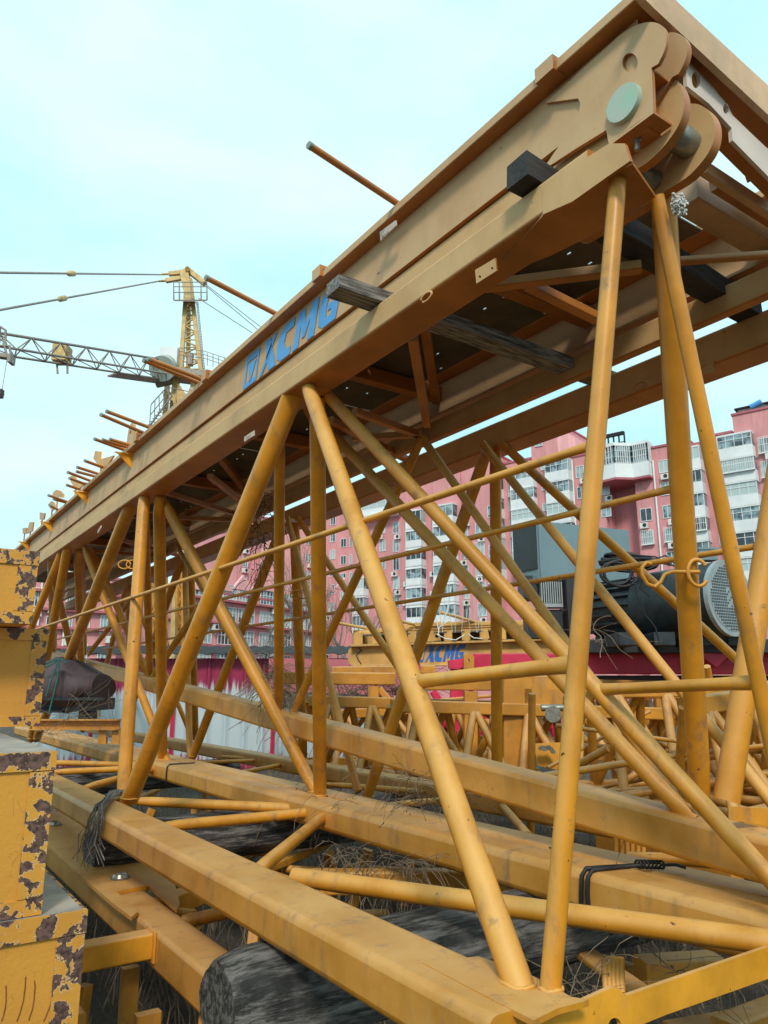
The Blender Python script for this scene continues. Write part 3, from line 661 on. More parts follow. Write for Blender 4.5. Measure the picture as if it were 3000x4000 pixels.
# big projecting top balcony
a0,z1=FR.sz(2352,1775); a1,_=FR.sz(2545,1790); _,z0=FR.sz(2450,1880); _,zg=FR.sz(2450,1825)
am=a0+(a1-a0)*.42
b=MB(); P=[FR.pt(a0-1,0,-3),FR.pt(a0-.4,0,2.2),FR.pt(am,0,2.8),FR.pt(am+1.6,0,1.2),FR.pt(a1,0,1.3),FR.pt(a1,0,-1)]
b.slab([p+Z*z0 for p in P],Z*(zg-z0)); b.slab([p+Z*z1 for p in P],Z*.35); b.build('balcony',M['white'],BR)
b=MB(); b.slab([p+Z*(z0-.02) for p in P],Z*-.25); b.build('balcony_slab',M['pinkdark'],BR)
b=MB(); b.slab([p-FR.n*.1+Z*(zg+.003) for p in P],Z*(z1-zg-.006))
b.build('balcony_glazing',M['glass'],BR)
b=MB()
for i in range(5):
    for k in range(9):
        p=P[i].lerp(P[i+1],k/8)+FR.n*.0
        b.obox(p+Z*(zg+z1)/2,X*.04,Y*.04,Z*(z1-zg)/2*.995)
    for zz in(zg+.05,zg+(z1-zg)*.35,zg+(z1-zg)*.68,z1-.05):
        p,q=P[i],P[i+1]; b.beam(p+Z*zz,q+Z*zz,.06,.05,.004)
b.build('window_grid',M['frame'],BR)
# roof lantern, rooftop cabin, solar heater
a0,z0=FR.sz(2360,1772); a1,z1=FR.sz(2440,1712)
b=MB(); 
for i in range(5):
    a=a0+(a1-a0)*i/4; FR.box(b,a-.08,a+.08,z0,z0+2.3,0,.16)
FR.box(b,a0,a1,z0+2.0,z0+2.4,-.2,.3); FR.box(b,a0,a1,z0+1.0,z0+1.1,0,.1); b.build('roof_lantern',M['roofblk'],BR)
a0,z0=FR.sz(2862,1650); a1,z1=FR.sz(2975,1642)
b=MB(); FR.box(b,a0+.5,a1+6,z0-1,z0+1.6,-8,-.8); FR.box(b,a0+.2,a1+6.3,z0+1.603,z0+1.8,-8.3,-.5,1); b.build('rooftop_cabin',[M['roofgrn'],M['roofblk']],BR)
p=FR.pt(*FR.sz(2952,1598),-.5)
b=MB(); b.tube(p-FR.u*.6+Z*.5,p+FR.u*.6+Z*.9,.35,n=16); b.build('water_heater_tank',M['blue'],BR)
b=MB()
for k in range(6): q=p+FR.u*(-.5+k*.25); b.tube(q+Z*.5,q-Z*1.0+FR.u*1.3+FR.n*.4,.05,n=6)
b.build('water_heater_tubes',M['steel'],BR)
for x_ in(2552,2236):
    a0,z0=FR.sz(x_,1800); b=MB(); b.tube(FR.pt(a0,z0,.2),FR.pt(a0,GZ,.2),.12,n=8); b.build('drain_pipe',M['whitepipe'],BR)
# middle block
FM=Facade(1600,2200,108,-2600)
BM_=thing('apartment_building','tall pink apartment block with white balcony stacks in the middle, left of the grey cabinet','building',FM.pt(0,GZ),'pink apartment blocks')
walls(FM,BM_,((1262,1395,1968),(1395,1600,1940),(1600,1690,1860),(1690,1800,1840,.3),(1800,1937,1800)))
for c in(((1292,1312,2035),6,'win',1.5,66),((1332,1354,2122),4,'win',1.4,66),((1368,1378,2050),5,'win',1.5,76),((1392,1560,1990),1,'balc',1.6,62),((1398,1440,2285),3,'balc',1.6,76),((1484,1506,2064),5,'win',1.7,76),
   ((1536,1560,2064),5,'win',1.8,76),((1590,1600,2100),4,'win',1.7,76),((1602,1662,2028),6,'balc',1.7,76),((1694,1706,2060),5,'win',1.6,76),((1712,1790,2010),6,'balc',1.7,76),((1800,1826,2011),6,'win',1.8,76),
   ((1858,1892,2070),5,'win',1.8,76),((1905,1930,2000),6,'win',1.7,76)):
    (xl,xr,y),n,k,h,_=c
    column(FM,BM_,xl,xr,y,n,2.78,k,h,o=.3 if 1690<xl<1800 else 0,acs={0,2,3,4} if k=='win' and 1480<xl else (),bars={1,2} if xl in(1858,) else (),wn=5 if xr-xl>100 else (3 if k=='balc' else 2))
a0,z1=FM.sz(1395,2030); a1,_=FM.sz(1570,2020)
b=MB(); FM.box(b,a0,a1,z1-.4,z1+.1,0,1.6); b.build('balcony_slab',M['white'],BM_)
# light side wall / left wing
FL=Facade(1150,2200,122,4200)
BL=thing('apartment_building','pale pink apartment block with a narrow window strip, left of the tall middle block','building',FL.pt(0,GZ),'pink apartment blocks')
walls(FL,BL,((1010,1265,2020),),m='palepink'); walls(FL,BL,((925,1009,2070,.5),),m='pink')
column(FL,BL,944,962,2120,7,3.0,'win',1.7,o=.5,acs={0,1,2,3})
column(FL,BL,1195,1215,2110,7,3.0,'win',1.5,acs={1,2,4})
FW_=Facade(820,2200,140,6000)
BW=thing('office_building','white building with a long strip of blue tinted windows between the pink blocks','building',FW_.pt(0,GZ))
walls(FW_,BW,((776,862,2140),),m='white')
column(FW_,BW,785,858,2195,4,3.4,'win',1.9,wn=6)
# lower block with gabled parapet and long white window bands
FS=Facade(900,2300,92,3400)
BS=thing('school_building','lower pink building with zigzag gabled parapet and long rows of white framed windows','building',FS.pt(0,GZ))
walls(FS,BS,((655,1262,2290),))
b=MB()
for k in range(9):
    xl=665+k*80; a0,z0=FS.sz(xl,2290); a1=a0+ (FS.sz(xl+80,2290)[0]-a0); 
    b.slab([FS.pt(a0,z0-.3,.25),FS.pt(a1,z0-.3,.25),FS.pt((a0+a1)/2,z0+1.6,.25)],-FS.n*.4)
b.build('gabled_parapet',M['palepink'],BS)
_,zr=FS.sz(900,2312); aL,_=FS.sz(660,2312); aR,_=FS.sz(1258,2312)
for i in range(5):
    z=zr-i*2.75; a=aL+.5
    b=MB(); FS.box(b,aL,aR,z-1.35,z-1.15,0,.7); b.build('ledge',M['pinkdark'],BS)
    k=0
    while a<aR-2:
        wl=3.0; window(FS,BS,a,a+wl,z-1.0,z+.85,.05,n=5); a+=wl+(.35 if k%2==0 else 1.0)
        if k%3==1 and i<4: ac(FS,BS,a-.8,z-1.75,.1)
        k+=1
# far left block
FF=Facade(300,2400,75,5200)
BF=thing('apartment_building','pink building at the far left with air conditioners, just right of the rusty boxes','building',FF.pt(0,GZ),'pink apartment blocks')
walls(FF,BF,((-60,480,2222),(480,660,2262,-2)))
for xl,xr,y,n,a_ in((190,228,2320,4,{0,1,2}),(262,292,2325,4,{1}),(330,362,2310,4,{0,2}),(110,150,2330,4,{0,1}),(400,440,2320,3,{1}),(505,535,2330,3,{0})): column(FF,BF,xl,xr,y,n,3.1,'win',1.9,acs=a_,wn=3)
for y in(2290,2365,2440,2520):
    a0,z=FF.sz(-60,y); a1,_=FF.sz(480,y); b=MB(); FF.box(b,a0,a1,z-.12,z+.12,0,.5); b.build('ledge',M['pinkdark'],BF)
for x_ in(168,270):
    a0,z0=FF.sz(x_,2230); b=MB(); b.tube(FF.pt(a0,z0,.2),FF.pt(a0,GZ,.2),.1,n=8); b.build('drain_pipe',M['whitepipe'],BF)
b=MB(); pp=FF.pt(*FF.sz(80,2180),-5)
FF.box(b,FF.sz(48,2200)[0],FF.sz(105,2200)[0],8,FF.sz(80,2145)[1],-20,-9); b.build('roof_house',M['pinkdark'],BF)
# ================================================================ corrugated shed
def wallat(px,py,D=15.5): return atf(px,py,D)
SH=thing('corrugated_shed','low shed of pink and bluish painted corrugated sheet with dark wavy roof edge','shed',wallat(750,3000))
b=MB(); A0=wallat(150,2575); B0=wallat(1500,2575); zt=wallat(800,2572).z; n=190; pr=[]
for i in range(n+1):
    t=i/n; p=A0.lerp(B0,t); k=i%10; off=.06 if k in(4,5) else (.02 if k in(3,6) else 0); q=FWD*(-off); pr.append(Vector((p.x,p.y,0))+q)
V=[(p.x,p.y,GZ) for p in pr]+[(p.x,p.y,zt) for p in pr]; b.add(V,[(i,i+1,i+n+2,i+n+1) for i in range(n)],False); b.build('sheet_wall',M['corr'],SH)
b=MB(); n=180; rg=[]
for i in range(n+1):
    t=i/n; p=A0.lerp(B0,t); zz=zt+.05+.035*abs(math.sin(i*.42)); rg.append([Vector((p.x,p.y,zz))-FWD*.35,Vector((p.x,p.y,zz+.012))-FWD*.35,Vector((p.x,p.y,zz+.31))+FWD*2.5,Vector((p.x,p.y,zz+.298))+FWD*2.5])
b.loft(rg,False); b.build('roof_sheet',M['roofblk'],SH)
b=MB(); b.slab([atf(1050,2570,14.9),atf(1600,2580,14.9),atf(1600,2720,14.9),atf(1050,2700,14.9)],FWD*.04); b.build('sheet_wall',M['pinkdark'],SH)
for x_ in(690,1075,380):
    p=wallat(x_,2600)-FWD*.06; b=MB(); b.box((p.x-.03,p.y-.03,GZ),(p.x+.03,p.y+.03,zt)); b.build('shed_post',M['red'],SH)
# ================================================================ tower crane far left
TC_=thing('tower_crane','tall yellow tower crane working in the background at upper left','tower crane',atf(700,2684,40)+Z*GZ)
def cb(name,pts,r,m='crane',n=5,par=TC_):
    b=MB()
    for i in range(len(pts)-1): b.tube(pts[i],pts[i+1],r,n=n)
    return b.build(name,M[m],par)
Dm=40
c=lambda px,py,D=Dm: atf(px,py,D)
K=Dm/2900
# A-frame legs
for s,(t_,bt) in enumerate((((731,1090),(705,1470)),((742,1090),(788,1470)),((738,1095),(735,1470)))):
    b=MB(); b.beam(c(*t_,Dm+(s==2)*1),c(*bt,Dm+(s==2)*2.5),.24,.24,.02); b.build('a_frame_leg',M['crane'],TC_)
b=MB(); 
for i in range(10):
    t0=.25+i*.075; t1=t0+.075
    L0=c(731+(705-731)*t0,1090+380*t0); R0=c(742+46*t0,1090+380*t0); L1=c(731-26*t1,1090+380*t1); R1=c(742+46*t1,1090+380*t1)
    (b.tube(L0,R1,.055,n=5) if i%2 else b.tube(R0,L1,.055,n=5)); b.tube(L1,R1,.04,n=5)
b.build('lattice',M['crane'],TC_)
b=MB(); b.beam(c(720,1060),c(745,1180),.55,.5,.02); b.beam(c(728,1050),c(800,1108),.35,.3,.02); b.tube(c(732,1050,Dm-.4),c(732,1050,Dm+.4),.14,n=12); b.build('crane_head',M['crane'],TC_)
for (p,q) in(((660,1070),(742,1062)),((648,1097),(742,1080))):
    b=MB(); b.beam(c(*p),c(*q),.22,.26,.02); b.tube(c(p[0]-28,p[1]+1),c(p[0]-2,p[1]),.07,n=6); b.build('tie_bar_head',M['crane'],TC_)
for pts,mids in((((0,1065,22),(635,1073,Dm)),(279,1069)),(((-20,1214,22),(622,1098,Dm)),(245,1170))):
    cb('tie_rope',[c(*pts[0]),c(*pts[1])],.045,'crane_grey')
    t=(mids[0]-pts[0][0])/(pts[1][0]-pts[0][0]); p=onseg(c(*pts[0]),c(*pts[1]),*mids); d=(c(*pts[1])-c(*pts[0])).normalized(); b=MB(); b.tube(p-d*.55,p-d*.25,.03,r2=.12,n=8); b.tube(p-d*.25,p+d*.25,.12,n=8); b.tube(p+d*.25,p+d*.55,.12,r2=.03,n=8); b.build('rope_joint',M['crane'],TC_)
for p,q in(((800,1108),(1035,1290)),((798,1112),(1010,1290)),((775,1165),(985,1300))): cb('stay_rope',[c(*p),c(*q,Dm+3)],.022,'crane_grey')
# top platform railing
b=MB()
for yy in(1102,1120,1142,1172):
    for D_ in(Dm-.8,Dm+.8): b.tube(c(678,yy,D_),c(808,yy,D_),.03,n=4)
for xx in(678,700,745,785,808):
    b.tube(c(xx,1100,Dm-.8),c(xx+2,1172,Dm-.8),.03,n=4); b.tube(c(xx,1100,Dm+.8),c(xx,1172,Dm+.8),.03,n=4)
b.build('head_railing',M['crane_grey'],TC_)
b=MB(); b.slab([c(680,1172,Dm-.8),c(808,1172,Dm-.8),c(808,1170,Dm+.8),c(680,1170,Dm+.8)],Z*-.08); b.build('head_platform',M['crane_grey'],TC_)
# ladder
b=MB()
for xo_ in(0,5): b.tube(c(768+xo_,1180,Dm-.5),c(795+xo_,1450,Dm-.5),.025,n=4)
for i in range(26): t=i/26; b.tube(c(768+27*t,1180+270*t,Dm-.5),c(773+27*t,1180+270*t,Dm-.5),.018,n=4)
b.build('ladder',M['crane_grey'],TC_)
# jib : triangular truss coming towards the left
Tl,Tr=c(-150,1276,25),c(650,1408,Dm-.5); Bl1,Br1=c(-150,1328,24.3),c(650,1460,Dm-1.0); Bl2,Br2=c(-150,1362,26.5),c(650,1484,Dm+.6)
for a_,b_,r_ in((Tl,Tr,.065),(Bl1,Br1,.055),(Bl2,Br2,.055)): cb('jib_chord',[a_,b_],r_,'crane_grey')
N_=8; b=MB()
for i in range(N_+1):
    t=i/N_; t2=min(1,(i+.5)/N_); t0=max(0,(i-.5)/N_)
    tp=Tl.lerp(Tr,t)
    for (p,q) in((Bl1,Br1),(Bl2,Br2)): b.tube(tp,p.lerp(q,t2),.028,n=4); b.tube(tp,p.lerp(q,t0),.028,n=4)
    b.tube(Bl1.lerp(Br1,t0),Bl2.lerp(Br2,t0),.03,n=4); b.tube(Bl1.lerp(Br1,t0),Bl2.lerp(Br2,t2),.03,n=4)
b.build('jib_lattice',M['crane_grey'],TC_)
b=MB(); w1,w2=c(440,1462,Dm-3),c(650,1492,Dm); b.beam(w1,w2,.9,.08,.01); b.build('jib_walkway',M['crane_grey'],TC_)
p=c(242,1385,32); b=MB(); b.obox(p,RT*.32,FWD*.35,Z*.4); b.build('hoist_winch_housing',M['crane'],TC_)
b=MB(); b.tube(p-Z*.4-RT*.2,p-Z*.95-RT*.1,.05,n=5); b.tube(p-Z*.4+RT*.3,p-Z*.95+RT*.35,.05,n=5); b.build('winch_bracket',M['crane_grey'],TC_)
# trolley end with small cage, hoist line and hook block
b=MB()
for (xa,ya_,xb,yb_2) in((0,1275,22,1290),(22,1290,20,1350),(0,1275,-4,1340),(-4,1320,24,1340),(-10,1350,40,1352),(-6,1380,46,1390),(36,1350,50,1420),(14,1340,30,1400)): b.tube(c(xa,ya_,26),c(xb,yb_2,26),.045,n=4)
b.build('trolley_cage',M['crane_grey'],TC_)
b=MB(); b.beam(c(-20,1388,26),c(48,1398,26),.3,.14,.01); b.obox(c(44,1405,26),RT*.06,FWD*.2,Z*.16); b.build('trolley_frame',M['crane_grey'],TC_)
cb('hoist_rope',[c(28,1400,26),c(8,1525,26)],.012,'crane_grey')
b=MB(); b.obox(c(-2,1538,26),RT*.12,FWD*.1,Z*.16); b.tube(c(-2,1538,26)-FWD*.12,c(-2,1538,26)+FWD*.12,.13,n=8); b.build('hook_block',M['orangehook'],TC_)
# machinery deck, counterweight drum, slewing part, mast
b=MB(); b.tube(c(632,1440,Dm-1.2),c(672,1425,Dm+1.2),.72,n=28); b.build('cable_reel',M['roofgrn'],TC_)
b=MB(); b.obox(c(668,1420),RT*.5,FWD*.6,Z*.75); b.build('electric_cabinet',M['white'],TC_)
b=MB(); b.tube(c(655,1478)-RT*.6,c(655,1478)+RT*.3,.55,r2=.35,n=16); b.build('slewing_drum',M['crane_grey'],TC_)
b=MB(); b.beam(c(690,1465),c(805,1480),1.6,.35,.02); b.obox(c(745,1405),RT*.12,FWD*.2,Z*.35); b.build('machine_deck',M['crane_grey'],TC_)
for D_ in(Dm-1,Dm+1):
    b=MB()
    for dy in(0,14,28): b.tube(c(700,1358+dy,D_),c(800,1372+dy,D_),.022,n=4); b.tube(c(800,1372+dy,D_),c(900,1405+dy,D_),.022,n=4)
    for xx in range(700,910,22): b.tube(c(xx,1358+(xx-700)*.2,D_),c(xx,1400+(xx-700)*.25,D_),.022,n=4)
    b.build('deck_railing',M['crane_grey'],TC_)
b=MB(); b.beam(c(690,1470),c(672,1640),.35,.35,.02); b.beam(c(760,1480),c(745,1680),.35,.35,.02); b.beam(c(655,1490,Dm+1.5),c(640,1700,Dm+1.5),.28,.28,.02); b.build('mast_leg',M['crane'],TC_)
b=MB()
ml=[(c(682,1520),c(752,1560)),(c(752,1530),c(676,1590)),(c(676,1600),c(748,1640)),(c(748,1610),c(670,1680)),(c(650,1520,Dm+1.5),c(682,1560))]
for p,q in ml: b.tube(p,q,.08,n=5)
b.build('mast_lattice',M['crane'],TC_)
b=MB(); b.slab([c(690,1500,Dm-.3),c(700,1500,Dm-.3),c(760,1590,Dm-.3),c(690,1600,Dm-.3)],FWD*.2); b.build('slewing_gusset',M['crane'],TC_)
# stair flight with railing
b=MB()
for i in range(9):
    t=i/9; b.beam(c(590+80*t,1660-110*t,Dm-1),c(590+80*t,1660-110*t,Dm+.2),.35,.05,.004)
for D_ in(Dm-1,Dm+.2):
    b.tube(c(584,1665,D_),c(672,1545,D_),.05,n=4); b.tube(c(590,1580,D_),c(652,1512,D_),.03,n=4); b.tube(c(588,1620,D_),c(662,1530,D_),.025,n=4); b.tube(c(652,1512,D_),c(740,1530,D_),.03,n=4)
    for t in(0,.25,.5,.75,1): b.tube(c(590+62*t,1580-68*t,D_),c(584+78*t,1665-115*t,D_),.025,n=4)
b.build('access_stair',M['crane_grey'],TC_)
b=MB(); b.beam(c(700,1690),c(700,2684),1.5,1.5,.05,side=RT) if 0 else None
for dx in(-26,26):
    for D_ in(Dm-.7,Dm+1): 
        p=c(700+dx,1650,D_); b.beam(p,Vector((p.x,p.y,GZ)),.2,.2,.02)
b.build('mast_leg',M['crane'],TC_)
# ================================================================ timbers between platform and jib sections
def timber(name,label,x0,x1,y0_,y1_,z0,z1,m='timber',seed=1,grp='black timbers under the platform'):
    random.seed(seed); b=MB(); n=14; rg=[]
    for i in range(n+1):
        x=x0+(x1-x0)*i/n; j=lambda: random.uniform(-.004,.004)
        rg.append([Vector((x,y0_+j(),z0)),Vector((x,y1_+j(),z0)),Vector((x,y1_+j(),z1)),Vector((x,y0_+j(),z1))][::-1])
    b.loft(rg,False); return b.build(name,M[m],None,(label,'timber',grp))
pA=at(2047,773,2,1.478); pA2=at(2122,712,2,1.478); pe=at(1988,735,2,1.478)
random.seed(2); b=MB(); rg=[]
for i in range(19):
    t=i/18; x=pe.x+(2.90-pe.x)*t; j_=lambda: random.uniform(-.003,.003)
    ya_4=pA2.y-.004+(1.445-pA2.y)*t; yb_5=pA.y+(1.535-pA.y)*t; zb_6=1.478+.030*t; zt_=zb_6+.080
    rg.append([Vector((x,ya_4+j_(),zb_6)),Vector((x,yb_5+j_(),zb_6)),Vector((x,yb_5+j_(),zt_+j_())),Vector((x,ya_4+j_(),zt_+j_()))][::-1])
b.loft(rg,False); b.build('timber_block',M['timber'],None,('black square timber with its sawn end sticking out under the lug plate near the pin','timber','black timbers under the platform'))
pB=at(1399,1204,2,1.478); pB2=at(1470,1145,2,1.50); pe2=at(1285,1153,2,1.478)
timber('timber_block','grey weathered timber plank with its end sticking out beside the blue lettering',pe2.x,3.0,pB.y-.10,pB.y,1.478,1.533,'timber2',3)
timber('timber_block','short dark timber at the far left end of the platform, under the last bracket',1.45,1.7,11.1,11.3,1.478,1.62,seed=4)
q1=at(2450,1170,2,1.478)
# ================================================================ logs
def log(label,x0,x1,y,z,r,seed,sag=.0):
    random.seed(seed); b=MB(); n=46; k=30; rg=[]; ph=[random.uniform(0,6.28) for _ in range(8)]
    for i in range(n+1):
        t=i/n; x=x0+(x1-x0)*t; ring=[]
        e=1-.18*max(0,1-t*14)**2-.14*max(0,1-(1-t)*14)**2
        for j in range(k):
            a=2*math.pi*j/k
            rr=r*e*(1+.05*math.sin(2*a+ph[0])+.035*math.sin(3*a+ph[1]+x*2)+.03*math.sin(5*a+ph[2]+x*5)+.02*math.sin(11*a+ph[3])+.035*math.sin(x*6+ph[4])*math.sin(a+ph[5])+random.uniform(-.012,.012))
            zz=r*.0
            ring.append(Vector((x,y+rr*math.cos(a)*1.05,min(z+rr*math.sin(a),z+r*.93))))
        rg.append(ring)
    b.loft(rg,True); return b.build('log',M['log'],None,(label,'log','charred logs carrying the jib sections'))
log('thick charred log under the near chord end, its rounded cut end at the bottom centre',.99,3.02,2.32,-.925,.152,4)
log('charred log crossing between the near and middle bottom chords, half hidden in shade',1.20,3.6,4.75,-.91,.145,7)
log('charred log lying deep at the left behind the rusty boxes',1.05,3.6,8.2,-.91,.14,9)
# ================================================================ rusty counterweight boxes
def cw(label,x1,y0_,z0,z1,wd=1.15,dp=1.5,frame=.042,tm='topgrey'):
    x0=x1-wd; th=thing('counterweight_box',label,'counterweight',(x0+wd/2,y0_,z0),'rusty yellow counterweight boxes')
    g=.005
    b=MB(); b.box((x0+g,y0_+g,z0+.003),(x1-g,y0_+dp,z1-g)); b.build('panel',M['peel_panel'],th)
    b=MB(); b.box((x0+.01,y0_+.008,z1-.0048),(x1-.01,y0_+dp-.01,z1+.001)); b.build('top_slab',M[tm],th)
    f=frame
    for n_,lo,hi in(('corner_angle',(x1-f*1.25,y0_,z0+f*.9),(x1,y0_+.05,z1-f*1.05)),('corner_angle',(x0,y0_,z0+f*.9),(x0+f,y0_+.05,z1-f*1.05)),('top_angle',(x0-.002,y0_-.003,z1-f),(x1+.002,y0_+.05,z1-.001)),('bottom_angle',(x0-.001,y0_-.002,z0+.002),(x1+.001,y0_+.05,z0+f*.85)),('side_angle',(x1-.02,y0_+.051,z1-f),(x1+.001,y0_+dp,z1-.002))):
        b=MB(); b.box(lo,hi); b.build(n_,M['peel_edge'],th)
    return th
c4=cw('rusty yellow box at the bottom left corner, lowest of the stack, with red chalk strokes',.563,2.2,-1.02,-.567,frame=.055)
cw('rusty peeling yellow box second from the bottom of the left stack, grey slab on top',.452,2.21,-.566,-.166,frame=.048)
bx=at(150,2838,2,-.164); cw('rusty yellow box third from the bottom of the left stack, standing further back',at(192,2455,1,bx.y).x,bx.y,-.164,.247,frame=.05)
b1=at(130,2440,2,.249); cw('rusty yellow box on top of the left stack, against the sky',at(155,2155,1,b1.y).x,b1.y,.249,at(155,2155,1,b1.y).z,frame=.06,wd=1.1)
b=MB(); b.tube(at(120,2412,1,b1.y+.1),at(152,2405,1,b1.y+.1),.028); o=b.build('lifting_pin',M['yel'],None); o.parent=[x for x in sc.objects if x.name.startswith('counterweight_box')][-1]
random.seed(6)
for k,(xa,ya_2,xb,yb_3) in enumerate(((22,3850,5,3990),(100,3815,65,3990),(135,3830,112,3985),(205,3850,170,3990))):
    b=MB(); pts=[]
    for i in range(12):
        t=i/11; p=at(xa+(xb-xa)*t+9*math.sin(t*3.1),ya_2+(yb_3-ya_2)*t,1,2.2045); pts.append(p+Vector((random.uniform(-.0006,.0006),0,0)))
    b.path(pts,.0016,n=4); b.build('chalk_stroke',simple('chalk_red_%d'%k,(.30,.09,.03),.9,0,60,.5,0),c4)
# ================================================================ low frame at the lower left with splice plate
LB=thing('beam_with_splice','dusty yellow box beam with bolted splice plate, low beside the rusty boxes','steel frame',(1.2,3,-1.2))
Lx=1.151; lw=.17; Lz=-1.0; 
mb1('box_beam',M['yel_box'],LB,lambda b:b.beam((Lx+lw/2,2.53,Lz-.075),(Lx+lw/2,9.5,Lz-.075),lw,.15,.018))
cy=at(605,3690,0,1.149).y
mb1('cross_bar',M['bright'],LB,lambda b:b.beam((.55,cy+.05,Lz-.055),(1.14,cy+.05,Lz-.055),.085,.10,.008,side=Y))
mb1('end_flange',M['bright'],LB,lambda b:b.box((1.141,cy-.01,Lz-.115),(1.149,cy+.11,Lz+.004)))
mb1('end_flange',M['bright'],LB,lambda b:b.box((.60,cy-.02,Lz-.16),(.612,cy+.12,Lz+.0)))
sp_=[at(*p,2,-.982) for p in((182,3170),(172,3292),(300,3405),(439,3527),(513,3582),(541,3560),(454,3482),(580,3458),(690,3552),(702,3530),(684,3456),(600,3400),(368,3258),(236,3170))]
mb1('splice_plate',M['yel_box'],LB,lambda b:b.slab(sp_,(0,0,-.016)))
for p in((470,3430),(214,3222)):
    c_=at(*p,2,-.980); mb1('lamp_dome' if 0 else 'bolt_head',M['steel'],LB,lambda b:(b.tube(c_,c_+Z*.006,.05,n=20),b.tube(c_+Z*.006,c_+Z*.022,.042,r2=.034,n=20),b.tube(c_+Z*.022,c_+Z*.030,.034,r2=.012,n=16)))
mb1('box_beam',M['far_yel'],LB,lambda b:b.beam((.72,2.9,Lz-.13),(.72,8.5,Lz-.13),.10,.12,.01))
mb1('cross_bar',M['yel_box'],LB,lambda b:b.beam((1.33,3.9,Lz-.06),(1.95,4.3,Lz-.06),.09,.10,.01))
mb1('diagonal',M['yel'],LB,lambda b:b.tube(at(720,3600,2,-1.02),at(905,3560,2,-.95),.028))
for i,(x_,y_) in enumerate(((.78,2.75),(.93,2.85),(1.02,3.0),(.86,3.4),(1.1,3.5),(1.2,2.9))):
    mb1('post',M['far_yel'],LB,lambda b:b.beam((x_,y_,GZ),(x_+.03*(i%2),y_+.02,Lz-.16),.05+.02*(i%3),.05,.006))
# ================================================================ lower stored frames under the chords
random.seed(21)
def lowframe(label,pairs,m='yel',name='stored_framework'):
    t_=thing(name,label,'steel frame',at(*pairs[0][0],2,pairs[0][2])*1.0,'steel frames stored under the jib sections')
    for a,c_,z,wd,ht,kind in pairs:
        A=at(*a,2,z);B=at(*c_,2,z)
        b=MB()
        if kind=='box': b.beam(A,B,wd,ht,.01)
        else: b.tube(A,B,wd/2)
        b.build('box_beam' if kind=='box' else 'tube',M[m],t_)
    return t_
lowframe('dusty yellow beam frame lying under the middle chord, dry stems hanging on it',(((1150,3445),(2080,3440),-.97,.10,.11,'box'),((1230,3500),(560,3255),-1.05,.08,.08,'box'),((690,3255),(1260,3195),-1.0,.09,.11,'box'),
   ((560,3320),(1080,3330),-1.12,.05,.05,'t'),((980,3420),(1330,3270),-1.1,.07,.05,'box'),((860,3300),(1330,3240),-1.15,.07,.05,'box'),((1040,3390),(1500,3420),-1.15,.05,.05,'t'),((620,3560),(760,3575),-1.05,.05,.05,'t')))
lowframe('yellow frame pieces deep between the middle and far chords',(((1560,3180),(2060,3270),-1.05,.07,.07,'t'),((1750,3120),(1900,3330),-1.1,.10,.12,'box'),((2000,3380),(2600,3460),-1.1,.10,.12,'box'),((1480,3240),(2300,3330),-1.12,.05,.05,'t'),
   ((2250,3700),(2560,3920),-1.0,.09,.03,'box'),((1900,3620),(2700,3860),-1.2,.06,.06,'t'),((2500,3790),(2800,3770),-1.0,.10,.08,'box'),((2830,4050),(3200,3900),-1.15,.10,.10,'box'),((2620,4050),(2900,4000),-1.2,.08,.08,'box')),m='far_yel')
lowframe('thick brownish yellow gusseted beam in the shade under the far chord at right',(((2350,3290),(2880,3420),-.98,.10,.16,'box'),((2600,3300),(3150,3400),-.95,.08,.12,'box'),((2200,3200),(3100,3330),-1.2,.10,.10,'box')),m='far_yel')
for lab,xs_,ya_3,yb_4,D_ in(('bundle of upright yellow bars seen in the gap under the far chord',(2405,2428,2450,2470,2492,2513),3235,3420,3.6),('bundle of yellow bars seen below the charred log',(2362,2378,2394,2410,2426),3740,3880,2.7)):
    t_=thing('bar_bundle',lab,'bar bundle',atf(xs_[0],yb_4,D_))
    for x_ in xs_: mb1('bar',M['yel'],t_,lambda b:b.path([atf(x_,ya_3,D_),atf(x_+1,(ya_3+yb_4)/2,D_),atf(x_+5,yb_4,D_-.03)],.011,n=8))
random.seed(77)
t_=thing('loose_tubes','loose yellow tubes and bars heaped behind the far chord at right','tube heap',atf(2500,3200,5))
for i in range(26):
    px=random.uniform(2050,3050); py=random.uniform(2860,3120); a_=atf(px,py,random.uniform(4.6,6.5)); d_=(RT*random.uniform(-1,1)+FWD*random.uniform(-.5,.5)+Z*random.uniform(-.15,.5)).normalized()*random.uniform(.3,.8)
    mb1('tube',M['far_yel'],t_,lambda b:b.tube(a_-d_,a_+d_,random.uniform(.014,.03),n=8))
# vertical supports below to the ground, seen dark between beams
t_=thing('stored_framework','upright dull yellow struts standing on the ground under the near jib section','steel frame',(2,4,GZ),'steel frames stored under the jib sections')
for i in range(16):
    x_=random.uniform(1.45,3.6);y_=random.uniform(3.2,9); mb1('strut',M['far_yel'],t_,lambda b:b.beam((x_,y_,GZ),(x_+random.uniform(-.3,.3),y_+random.uniform(-.2,.2),random.uniform(-1.15,-.9)),.06,.06,.008))
for i in range(9):
    x_=random.uniform(1.3,3.2);y_=3.4+i*.8; mb1('tube',M['far_yel'],t_,lambda b:b.tube((x_,y_,random.uniform(-1.45,-1.1)),(x_+random.uniform(.6,1.3),y_+random.uniform(-.6,.6),random.uniform(-1.45,-1.05)),.028))
